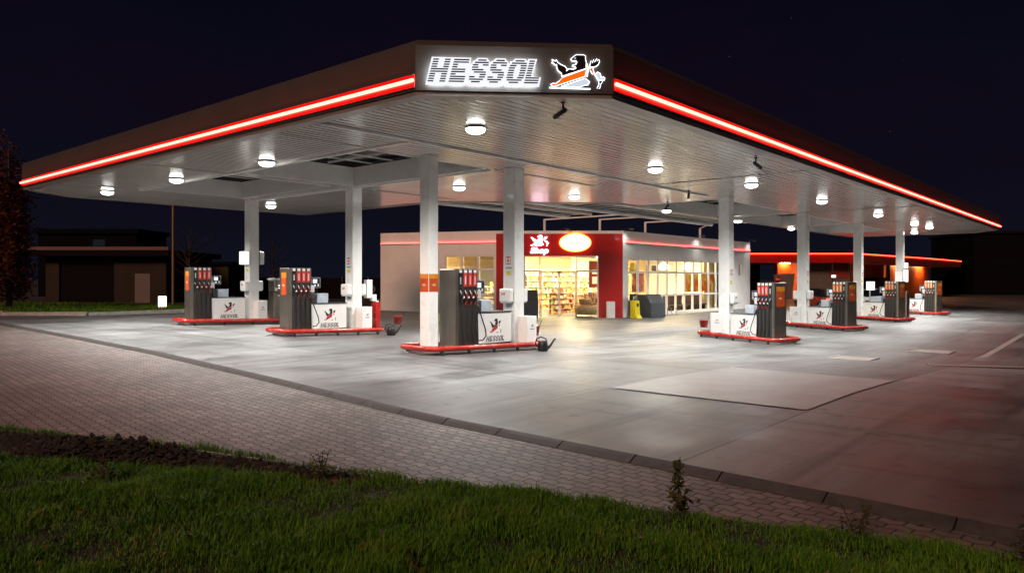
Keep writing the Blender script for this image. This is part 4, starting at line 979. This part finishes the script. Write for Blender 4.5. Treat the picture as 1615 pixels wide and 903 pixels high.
for k_, (w_, h_) in enumerate(((.07, .09), (.05, .11), (.08, .09), (.04, .10), (.07, .09), (.06, .11), (.07, .09))):
    T_ = T; mb.add([T_(u, -h_/2, .133), T_(u+w_, -h_/2, .133), T_(u+w_, h_/2, .133), T_(u, h_/2, .133)], [(0, 1, 2, 3)]); u += w_+.022
mb.build('print', 'ovalprint', ov)
for i, (b, a, lab) in enumerate(((23.6, 14.6, 'small dark roof spotlight above the oval sign'), (25.8, 12.0, 'small dark roof spotlight above the right end of the red portal'), (34.3, 12.0, 'small dark roof spotlight halfway along the right hand shop wall'), (42.3, 12.0, 'small dark roof spotlight at the right end of the shop roof'))):
    x, y = W(a, b); e = empty('roof_spotlight', (x, y, ZT), ROT, lab, 'spotlight', 'small spotlights on the shop roof')
    mb = MB(); mb.tube([(0, .12, 0), (0, .02, .12), (0, -.33, .1)], .025, 6); mb.build('arm', 'black', e)
    mb = MB(); mb.box(-.14, .14, -.46, -.32, .03, .12); mb.build('head', 'charcoal', e, bevel=.01)
    if i:
        li = bpy.data.lights.new('wall_light', 'SPOT'); li.energy = 45; li.color = (1, .97, .92); li.spot_size = R(150); li.spot_blend = 1; li.shadow_soft_size = .08
        lo = bpy.data.objects.new('wall_light', li); COL.objects.link(lo); lo.parent = e; lo.location = (0, -.39, .0); lo.rotation_euler = (R(10), 0, 0)
# things on the pavement in front of the shop
def store_box(b, a, rz, w, h, label):
    x, y = W(a, b); e = empty('storage_bin', (x, y, g(x, y)), rz, label, 'storage bin', 'charcoal storage bins by the shop')
    mb = MB(); pr = [(-.45, 0), (.45, 0), (.45, h), (-.12, h), (-.45, h*.62)]
    mb.prism([[(p[0], p[1]) for p in pr]], -w/2, w/2, lambda u, v_, d: (d, u, v_)); mb.build('body', 'charcoal', e, bevel=.03)
    mb = MB(); pr = [(-.455, h*.63), (-.12, h+.012), (-.10, h-.02), (-.44, h*.6)]
    for s_ in (-1, 1): mb.prism([pr], s_*.02, s_*(w/2-.03), lambda u, v_, d: (d, u, v_))
    mb.build('lid', 'bronze' if w < .9 else 'charcoal', e)
store_box(27.33, 11.3, ROT, 1.55, 1.25, 'wide charcoal storage bin with sloping lid under the shop windows'); store_box(21.6, 15.3, ROT-R(45), .95, 1.45, 'tall charcoal storage bin left of the sliding door')
x, y = W(11.3, 25.75); e = empty('yellow_stand', (x, y, g(x, y)), ROT, 'yellow plastic display stand left of the wide charcoal bin', 'display stand')
mb = MB(); mb.prism([[(-.25, 0), (.25, 0), (.22, .2), (.22, .95), (-.05, .95), (-.1, .2)]], -.24, .24, lambda u, v_, d: (d, u, v_)); mb.build('body', 'yellow', e, bevel=.02)
mb = MB(); mb.box(-.08, .08, -.115, -.09, .62, .8); mb.build('black_mark', 'black', e)
x, y = W(11.75, 26.2); e = empty('black_notice', (x, y, g(x, y)), ROT, 'small black notice box above the yellow stand', 'notice')
mb = MB(); mb.box(-.3, .25, -.06, .06, .8, 1.28); mb.build('panel', 'black', e); mb = MB(); mb.box(-.26, -.2, -.05, .05, 0, .8); mb.box(.15, .21, -.05, .05, 0, .8); mb.build('leg', 'black', e)
mb = MB(); mb.tube([(-.15, -.062, .92), (-.05, -.062, 1.15), (.05, -.062, .98), (.14, -.062, 1.18)], .015, 5); mb.build('pale_mark', 'white', e)
x, y = Tw(6.1, .45, 0)[:2]; e = empty('white_bollard', (x, y, g(x, y)), ROT-R(45), 'short square white bollard at the foot of the red portal', 'bollard')
mb = MB(); mb.box(-.21, .21, -.15, .15, 0, .86); mb.build('body', 'white', e, bevel=.015); mb = MB(); mb.box(-.215, .215, -.155, .155, .862, .885); mb.build('cap', 'lightgrey', e)
x, y = Tw(4.75, .5, 0)[:2]
e = empty('barrel_display', (x, y, g(x, y)), ROT-R(45), 'wooden half barrel display with dried flowers on a wire stand by the door', 'display')
mb = MB(); mb.lathe([(0, .2), (.52, .2), (.6, .45), (.6, .66), (.56, .66), (.55, .5), (0, .5)], 22); mb.build('lower_barrel', 'wood', e)
mb = MB(); mb.lathe([(0, .72), (.3, .72), (.38, .98), (.36, 1.02), (.33, .95), (0, .93)], 18); mb.build('upper_barrel', 'wood', e)
vs = []; fs = []
for i in range(420):
    t = random.uniform(0, 6.28); r_, z = (random.uniform(.1, .62), random.uniform(.55, .78)) if random.random() < .6 else (random.uniform(0, .4), random.uniform(.95, 1.3)); leafquad(vs, fs, (r_*math.cos(t), r_*math.sin(t), z), .05)
raw_mesh('dried_flowers', vs, fs, 'fruit', parent=e)
mb = MB()
for t in range(6): an = t*PI/3; mb.tube([(.45*math.cos(an), .45*math.sin(an), 0), (.5*math.cos(an), .5*math.sin(an), .22)], .015, 5)
mb.tube([(.45*math.cos(t*PI/8), .45*math.sin(t*PI/8), .05) for t in range(16)], .012, 5, True); mb.build('wire_stand', 'steel', e)
x, y = W(11.3, 29.5); e = empty('bicycle_rack', (x, y, g(x, y)), ROT, 'low wire bicycle rack on the pavement right of the wide charcoal bin', 'bicycle rack')
mb = MB()
for i in range(3): mb.tube([(-.5+.5*i, -.1, 0), (-.4+.5*i, 0, .42), (-.25+.5*i, .05, .45), (-.15+.5*i, .1, 0)], .018, 6)
mb.tube([(-.6, 0, .03), (1.2, 0, .03)], .018, 6); mb.build('frame', 'steel', e)
# ------------------------------------------------------------------ car
def car(name, x, y, rz, paint, label, lights=False, rear=False):
    z = g(x, y); e = empty(name, (x, y, z), rz, label, 'car')
    st = [(-2.1, .32, .62, .55), (-2.05, .24, .86, .72), (-1.7, .2, .93, .82), (-1.0, .18, .93, .86), (0, .17, .92, .87), (.9, .18, .90, .86), (1.6, .2, .80, .82), (2.0, .24, .66, .72), (2.1, .34, .55, .58)]
    mb = MB(); vs = []; K = 8
    for (sx, zb, zt, hw) in st:
        vs += [(sx, -hw*.9, zb), (sx, -hw, zb+.12), (sx, -hw, zt-.14), (sx, -hw*.86, zt), (sx, hw*.86, zt), (sx, hw, zt-.14), (sx, hw, zb+.12), (sx, hw*.9, zb)]
    fs = [(i*K+k, i*K+(k+1) % K, (i+1)*K+(k+1) % K, (i+1)*K+k) for i in range(len(st)-1) for k in range(K)]
    fs += [tuple(range(K)), tuple(range((len(st)-1)*K, len(st)*K))[::-1]]
    mb.add(vs, fs, 0, None, True); mb.build('body', paint, e)
    mb = MB(); vs = []; gs = [(-1.95, .9, .92, .74), (-1.5, .9, 1.36, .64), (-.9, .9, 1.45, .62), (.0, .9, 1.44, .62), (.55, .89, 1.3, .64), (1.25, .86, .88, .74)]
    for sx, zb, zt, hw in gs: vs += [(sx, -.76, zb-.02), (sx, -hw, zt), (sx, hw, zt), (sx, .76, zb-.02)]
    fs = [(i*4+k, i*4+k+1, (i+1)*4+k+1, (i+1)*4+k) for i in range(len(gs)-1) for k in range(3)] + [(0, 1, 2, 3), (20, 23, 22, 21)]
    mb.add(vs, fs); mb.build('windows', 'tint', e)
    mb = MB(); mb.add([(-1.48, -.6, 1.375), (-.9, -.59, 1.465), (.05, -.59, 1.452), (.5, -.6, 1.325), (.5, .6, 1.325), (.05, .59, 1.452), (-.9, .59, 1.465), (-1.48, .6, 1.375)], [(0, 1, 6, 7), (1, 2, 5, 6), (2, 3, 4, 5)]); mb.build('roof', paint, e)
    for sx in (-1.3, 1.3):
        for sy in (-1, 1):
            mb = MB(); mb.lathe([(0, -.1), (.22, -.1), (.31, -.08), (.315, 0), (.31, .1), (.2, .1)], 20, T=lambda a, b, c, sx=sx, sy=sy: (sx+a, sy*(.76+c), .315+b)); w = mb.build('wheel', 'rubber', e)
            mb = MB(); mb.lathe([(0, .085), (.05, .1), (.19, .095), (.2, .08)], 16, T=lambda a, b, c, sx=sx, sy=sy: (sx+a, sy*(.765+c), .315+b)); mb.build('rim', 'chrome', w)
    for sy in (-1, 1):
        mb = MB(); mb.lathe([(0, .05), (.07, .045), (.1, .0), (.1, -.05)], 14, T=lambda a, b, c, sy=sy: (2.05+c, sy*.58+a, .62+b)); mb.build('headlight', 'headlight' if lights else 'lightgrey', e)
        mb = MB(); mb.box(-2.12, -2.02, sy*.66-.13, sy*.66+.13, .66, .82); mb.build('tail_light', 'glow' if rear else 'redpaint', e, bevel=.02)
    if lights:
        for sy in (-1, 1):
            li = bpy.data.lights.new('headlight_beam', 'SPOT'); li.energy = 900; li.color = (1, .84, .6); li.spot_size = R(75); li.spot_blend = .9; li.shadow_soft_size = .08
            lo = bpy.data.objects.new('headlight_beam', li); COL.objects.link(lo); lo.parent = e; lo.location = (2.12, sy*.58, .62); lo.rotation_euler = Vector((1, 0, -.10)).to_track_quat('-Z', 'Y').to_euler()
    mb = MB(); mb.box(-2.13, -2.1, -.26, .26, .46, .57); mb.build('number_plate', 'lightgrey', e)
    return e
def at(px, d): return ((px-807.5)/1158*d, d)
x, y = at(1292, 52); car('parked_car', x, y, R(100), 'carred', 'dark red parked car behind the second right hand pump', rear=True)
x, y = at(1378, 54); car('parked_car', x, y, R(195), 'carwhite', 'white parked car behind the third right hand pump')

# ------------------------------------------------------------------ wash hall on the right, behind
zg = -.35
wash = empty('wash_hall', (0, 0, 0), 0, 'low car wash hall with red roof line and orange lit bays at the right', 'car wash')
q0, q1, q2, q3 = at(1150, 66), at(1338, 66), at(1452, 82), at(1502, 94)
path = [q0, q1, q2, q3]; ztop = 4.05
for p, q in zip(path, path[1:]):
    T, L = seg2(p, q)
    if T(0, 1, 0)[1] > T(0, 0, 0)[1]: T0 = T; T = lambda s, n_, z, T0=T0: T0(s, -n_, z)
    mb = MB(); mb.box(-.3, L+.3, -1.5, .9, 3.25, 4.0, T); mb.build('roof_edge', 'dullred' if p != q0 else 'redpanel', wash)
    mb = MB(); mb.box(-.3, L+.3, .902, .98, 4.0, 4.10, T); mb.build('light_line', 'neonfar', wash)
mb = MB(); mb.prism([[q0, q1, q2, q3, at(1530, 110), at(1200, 110)]], 3.9, 3.98, ident); mb.build('roof', 'roof', wash)
T, L = seg2(q0, q1); mb = MB(); kx = lambda px: (px-1150)/1158*66
mb.box(kx(1190), kx(1233), -6, -5.8, zg, 3.4, lambda s, n_, z: (q0[0]+s, q0[1]-n_, z)); mb.build('dark_bay', 'darkdoor', wash)
back = lambda s, n_, z: (q0[0]+s, q0[1]+n_, z)
mb = MB(); mb.box(kx(1272), kx(1345), .6, .9, zg, 3.3, back); mb.build('front_wall', 'greywall', wash)
mb = MB(); mb.box(kx(1312), kx(1342), .52, .58, 1.9, 3.0, back); mb.build('red_banner', 'dullred', wash)
mb = MB(); mb.prism([[(kx(1222), 2.2), (kx(1255), 2.3), (kx(1250), zg+.35), (kx(1228), zg+.35)]], .2, .4, lambda u, v_, w: back(u, w, v_)); mb.build('tilted_panel', 'greywall', wash)
mb = MB(); mb.box(kx(1233), kx(1254), 1.0, 1.2, 2.35, 3.24, back); mb.build('orange_panel', 'wasorange', wash)
mb = MB(); mb.box(kx(1236), kx(1250), .55, .85, 3.22, 3.245, back); mb.build('bay_lamp', 'washlamp', wash)
# orange bays seen through the right facade
T, L = seg2(q1, q3)
if T(0, 1, 0)[1] > T(0, 0, 0)[1]: T0 = T; T = lambda s_, n_, z, T0=T0: T0(s_, -n_, z)
mb = MB(); mb.box(1.0, L-1, -7.3, -7, zg, 3.9, T); mb.build('bay_wall', 'wasorange', wash)
mb = MB(); mb.box(L*.5, L-1.2, -2.6, -2.4, zg, 3.6, T); mb.build('bay_wall', 'wasorange', wash)
for f_ in (.06, .27, .5): mb = MB(); mb.box(L*f_-.14, L*f_+.14, -2.3, -2.0, zg, 3.3, T); mb.build('bay_post', 'darkdoor', wash)
for f_ in (.15, .38): mb = MB(); mb.box(L*f_-1.5, L*f_+1.5, -4.2, -3.6, 3.7, 3.76, T); mb.build('bay_lamp', 'washlamp', wash)
for f_ in (.62, .85): mb = MB(); mb.box(L*f_-1.5, L*f_+1.5, -2.1, -1.8, 3.45, 3.5, T); mb.build('bay_lamp', 'washlamp', wash)
mb = MB(); x, y = at(1380, 70.5); mb.prism([[(-1.6, 1.95), (1.2, 1.95), (.8, .4), (-1.6, .4)]], 0, .2, lambda u, v_, w: (x+u, y+w, v_)); mb.build('dark_gate', 'darkdoor', wash)
x, y = at(1227, 63); e = empty('no_entry_sign', (x, y, g(x, y)), 0, 'round red no entry sign left of the tilted grey panel', 'sign')
mb = MB(); mb.lathe([(0, -.02), (.28, -.02), (.28, .02), (0, .02)], 24, T=lambda a, b, c: (a, c, 2.0+b-zg*0)); mb.build('disc', 'redpanel', e)
mb = MB(); mb.box(-.19, .19, -.03, -.021, 1.96, 2.05); mb.build('white_bar', 'lightgrey', e); mb = MB(); mb.tube([(0, .05, 0), (0, .05, 2.1)], .03, 6); mb.build('post', 'dark', e)
x, y = at(1313, 62); e = empty('wall_lamp_post', (x, y, g(x, y)), 0, 'thin dark post with a small white lamp in front of the wash hall', 'lamp')
mb = MB(); mb.tube([(0, 0, 0), (0, 0, 3.4)], .06, 6); mb.build('post', 'dark', e); mb = MB(); mb.box(-.12, .2, -.2, -.06, 2.2, 2.42); mb.build('lamp', 'boxlight', e)

# ------------------------------------------------------------------ left background: garage, house, lamp post, bollard light, trees
gx0, gy = at(72, 52); gx1 = at(262, 52)[0]
ga = empty('garage_building', (gx0, gy, .2), 0, 'long low garage with a dark roller door behind the verge at the left', 'garage'); GWd = gx1-gx0
gp = lambda px: (px-72)/(262-72)*GWd
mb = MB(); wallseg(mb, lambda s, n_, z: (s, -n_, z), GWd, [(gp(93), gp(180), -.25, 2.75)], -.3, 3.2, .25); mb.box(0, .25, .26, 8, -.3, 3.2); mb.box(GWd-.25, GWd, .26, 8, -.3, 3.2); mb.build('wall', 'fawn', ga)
mb = MB(); mb.box(gp(93), gp(180), .12, .2, -.3, 2.75); mb.build('roller_door', 'darkdoor', ga)
mb = MB(); mb.box(-.6, GWd+.6, -.9, 8.3, 3.22, 3.62); r_ = mb.build('roof', 'darkdoor', ga)
mb = MB(); mb.box(-.6, GWd+.6, -.98, -.902, 3.62, 3.86); mb.build('gutter', mat('dusky red gutter', (.16, .07, .065), .6), r_)
mb = MB(); mb.box(gp(213), gp(237), -.03, -.002, -.1, 2.0); mb.build('door', 'greywall', ga)
for px0, px1, d, h, lab, nm in ((60, 215, 70, 7.4, 'dark house with one dim window behind the garage', 'dark_house'), (305, 360, 56, 3.4, 'small amber lit hut right of the lamp post', 'small_hut')):
    x0, y0 = at(px0, d); x1 = at(px1, d)[0]; e = empty(nm, (x0, y0, .2), 0, lab, 'building'); w_ = x1-x0
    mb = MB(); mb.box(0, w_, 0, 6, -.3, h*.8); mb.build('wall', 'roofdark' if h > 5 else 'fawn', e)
    mb = MB(); mb.prism([[(-.4, h*.8+.002), (w_+.4, h*.8+.002), (w_+.3, h*.86), (-.3, h*.86)]], -.3, 6.3, lambda u, v_, w: (u, w, v_)); mb.build('roof', 'roofdark', e)
    if h > 5:
        mb = MB(); mb.box(w_*.56, w_*.68, -.03, -.002, 4.75, 5.35); mb.build('window', emit('dim window', (.5, .55, .7), .018), e)
x, y = at(273, 46); e = empty('street_lamp', (x, y, .2), 0, 'tall thin amber lit lamp post behind the left wing of the canopy', 'street lamp')
mb = MB(); mb.tube([(0, 0, -.1), (0, 0, 8)], [.09, .06], 8); mb.build('pole', 'pole', e); mb = MB(); mb.tube([(0, 0, 8), (.3, -.3, 8.2), (1.0, -1.0, 8.25)], .04, 6); mb.build('arm', 'pole', e)
mb = MB(); mb.box(.8, 1.4, -1.35, -1.0, 8.15, 8.3); mb.build('lamp_head', 'charcoal', e)
x, y = at(256, 39); e = empty('bollard_light', (x, y, g(x, y)+.02), 0, 'glowing pair of short upright lights in the verge', 'bollard light')
for s_ in (-.1, .11):
    mb = MB(); mb.box(s_-.09, s_+.085, -.08, .08, .05, .66); mb.build('lit_panel', 'bollardlight', e, bevel=.02)
mb = MB(); mb.box(-.22, .22, -.1, .1, -.05, .05); mb.build('base', 'charcoal', e)
def tree(name, x, y, h, w, n, leafm, label, z=0, lr=.13, prof=lambda t: 1, trunk=.16, group=None, base=.12):
    e = empty(name, (x, y, z), 0, label, 'tree', group); mb = MB(); vs = []; fs = []
    mb.tube([(0, 0, -.2), (.06, 0, h*.4), (0, .05, h*.75), (0, 0, h*.95)], [trunk, trunk*.7, trunk*.4, trunk*.1], 8); tips = []
    for i in range(34):
        t = random.uniform(base, .95); a = random.uniform(0, 6.283); r_ = w*prof(t)*random.uniform(.5, 1.0)
        tip = Vector((r_*math.cos(a), r_*math.sin(a), min(h, h*t+r_*.6))); mb.tube([(0, 0, h*t*.92), tuple(tip*.5+Vector((0, 0, h*t*.47))), tuple(tip)], [trunk*.3, trunk*.18, .015], 5); tips.append(tip)
    mb.build('trunk', 'bark', e)
    for i in range(n):
        c = random.choice(tips)*random.uniform(.55, 1.05); c.z = random.choice(tips).z if random.random() < .0 else c.z
        t = min(1, max(0, c.z/h)); s_ = w*.28
        leafquad(vs, fs, (c.x+random.gauss(0, s_*.6), c.y+random.gauss(0, s_*.6), max(h*base*.7, c.z/random.uniform(.75, 1.05)+random.gauss(0, s_*.7)) if False else max(h*base*.7, tips[i % len(tips)].z*0+c.z+random.gauss(0, s_*.8))), lr*random.uniform(.5, 1.1))
    if n: raw_mesh('crown', vs, fs, leafm, parent=e)
    return e
x, y = at(14, 36); tree('poplar_tree', x, y, 8.9, 1.2, 9500, 'redleaf', 'tall narrow russet leaved tree at the left edge of the photo', .2, .13, lambda t: 1-.75*t**2.2, base=.1)
for px, d, h, w_, lab in ((298, 50, 5.2, 1.9, 'bare bushy tree just right of the amber lamp post'), (430, 60, 5.0, 1.6, 'dim bare tree behind the grey pump')):
    x, y = at(px, d); tree('bare_tree', x, y, h, w_, 420, 'darkleaf', lab, .2, .07, lambda t: .5+.5*math.sin(PI*t), .1, 'bare trees at the back left')
x0, y0 = at(1535, 104); e = empty('dark_building', (x0, y0, -.4), R(-8), 'large unlit building standing in the dark right of the wash hall', 'building')
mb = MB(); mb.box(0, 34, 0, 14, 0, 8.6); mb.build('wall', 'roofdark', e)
for k_ in range(5): mb = MB(); mb.box(-.05, 34.05, -.12, -.002, 1.2+1.5*k_, 1.32+1.5*k_); mb.build('facade_band', 'darkdoor', e)
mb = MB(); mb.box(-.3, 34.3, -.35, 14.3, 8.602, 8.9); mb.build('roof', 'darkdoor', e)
# boundary fence far left and rear
x0, y0 = at(300, 64); x1 = at(620, 64)[0]
e = empty('panel_fence', (x0, y0, 0), 0, 'dark panel fence behind the left hand pumps', 'fence')
mb = MB(); mb.box(0, x1-x0, 0, .08, 0, 1.9); mb.build('panel', 'darkdoor', e)
for i in range(9): mb = MB(); X = (x1-x0)*i/8; mb.box(X-.06, X+.06, -.1, -.002, 0, 2.0); mb.build('post', 'dark', e)
# covers and channel drain in the concrete
for px, py, lab in ((1345, 561, 'rectangular metal cover in the concrete, nearer of the two'), (1470, 549, 'rectangular metal cover in the concrete, farther of the two')):
    d = 1158*2.15/(py-439); x, y = (px-807.5)/1158*d, d; e = empty('drain_cover', (x, y, g(x, y)+.004), ROT, lab, 'drain cover', 'metal covers in the concrete')
    mb = MB(); mb.prism([[(-.55, -.55), (.55, -.55), (.55, .55), (-.55, .55)], [(-.5, -.5), (.5, -.5), (.5, .5), (-.5, .5)]], -.02, .02, ident); mb.build('frame', 'trim', e)
    mb = MB(); mb.box(-.49, .49, -.49, .49, -.02, .012); mb.build('plate', 'plinth', e)
x0, y0 = 10.6, 18.7; e = empty('channel_drain', (x0, y0, g(x0, y0)), math.atan2(-.9, 4), 'long slotted channel drain at the right edge of the concrete', 'drain')
mb = MB(); mb.box(0, 5, -.18, .18, -.03, .006); mb.build('channel', 'dark', e)
mb = MB()
for i in range(50): mb.box(.1*i+.02, .1*i+.07, -.15, .15, .007, .02)
mb.build('grating', 'trim', e)

# ------------------------------------------------------------------ camera, world, light
cam = bpy.data.cameras.new('camera'); co = bpy.data.objects.new('camera', cam); COL.objects.link(co); S.camera = co
co.location = (0, 0, 1.85); co.rotation_euler = (R(90), 0, 0); cam.sensor_width = 36; cam.lens = 36*1158/1615; cam.shift_y = -12.5/1615; cam.clip_end = 3000; cam.clip_start = .05
w = bpy.data.worlds.new('World'); S.world = w; w.use_nodes = True; nt = w.node_tree; N = NB(nt)
bg = nt.nodes['Background']; sky = nt.nodes.new('ShaderNodeTexSky'); sky.sky_type = 'NISHITA'; sky.sun_disc = False
SE, SA = R(26), R(212)
sky.sun_elevation = R(-6); sky.sun_rotation = SA
nt.links.new(sky.outputs[0], bg.inputs['Color']); bg.inputs['Strength'].default_value = .02
tc = nt.nodes.new('ShaderNodeTexCoord'); d = tc.outputs['Generated']; xyz = N.xyz(d)
el = N.rng(xyz[2], 0.0, .45, 0, 1); cl = N.noise(N.map(d, scale=(1, 1, 2.5)), 2.2, 4)
mid = N.m('MULTIPLY', N.rng(cl, .35, .65, .35, 1.1), N.m('MULTIPLY', N.rng(xyz[2], .02, .22, .25, 1), N.rng(xyz[2], .22, .42, 1, .25)))
base = N.mix(el, (.0046, .0064, .0125), (.0004, .0012, .0052)); colr = N.mix(mid, base, (.0052, .0022, .0076))
vo = nt.nodes.new('ShaderNodeTexVoronoi'); vo.inputs['Scale'].default_value = 38; nt.links.new(d, vo.inputs['Vector'])
wn = nt.nodes.new('ShaderNodeTexWhiteNoise'); nt.links.new(vo.outputs['Position'], wn.inputs['Vector'])
star = N.m('MULTIPLY', N.m('LESS_THAN', vo.outputs['Distance'], .028), N.m('MULTIPLY', N.m('POWER', wn.outputs['Value'], 10), .09))
colr = N.mix(1.0, colr, N.vec(star, star, star), 'ADD')
b2 = nt.nodes.new('ShaderNodeBackground'); nt.links.new(colr, b2.inputs['Color']); b2.inputs['Strength'].default_value = 1.0
ad = nt.nodes.new('ShaderNodeAddShader'); nt.links.new(bg.outputs[0], ad.inputs[0]); nt.links.new(b2.outputs[0], ad.inputs[1]); nt.links.new(ad.outputs[0], nt.nodes['World Output'].inputs['Surface'])
sl = bpy.data.lights.new('night_glow', 'SUN'); sl.energy = 1.5; sl.color = (1, .56, .4); sl.angle = R(14)
so = bpy.data.objects.new('night_glow', sl); COL.objects.link(so)
dv = Vector((.52, .78, -.48)); so.rotation_euler = dv.to_track_quat('-Z', 'Y').to_euler()
S.view_settings.view_transform = 'Standard'; S.view_settings.look = 'None'; S.view_settings.exposure = 0; S.view_settings.gamma = 1; S.view_settings.use_curve_mapping = False
S.render.engine = 'CYCLES'; cy = S.cycles; cy.use_denoising = True; cy.max_bounces = 7; cy.diffuse_bounces = 4; cy.glossy_bounces = 3; cy.transparent_max_bounces = 12
cy.caustics_reflective = False; cy.caustics_refractive = False; cy.sample_clamp_indirect = 6; cy.sample_clamp_direct = 0; cy.use_light_tree = True; cy.use_adaptive_sampling = True; cy.adaptive_threshold = .02
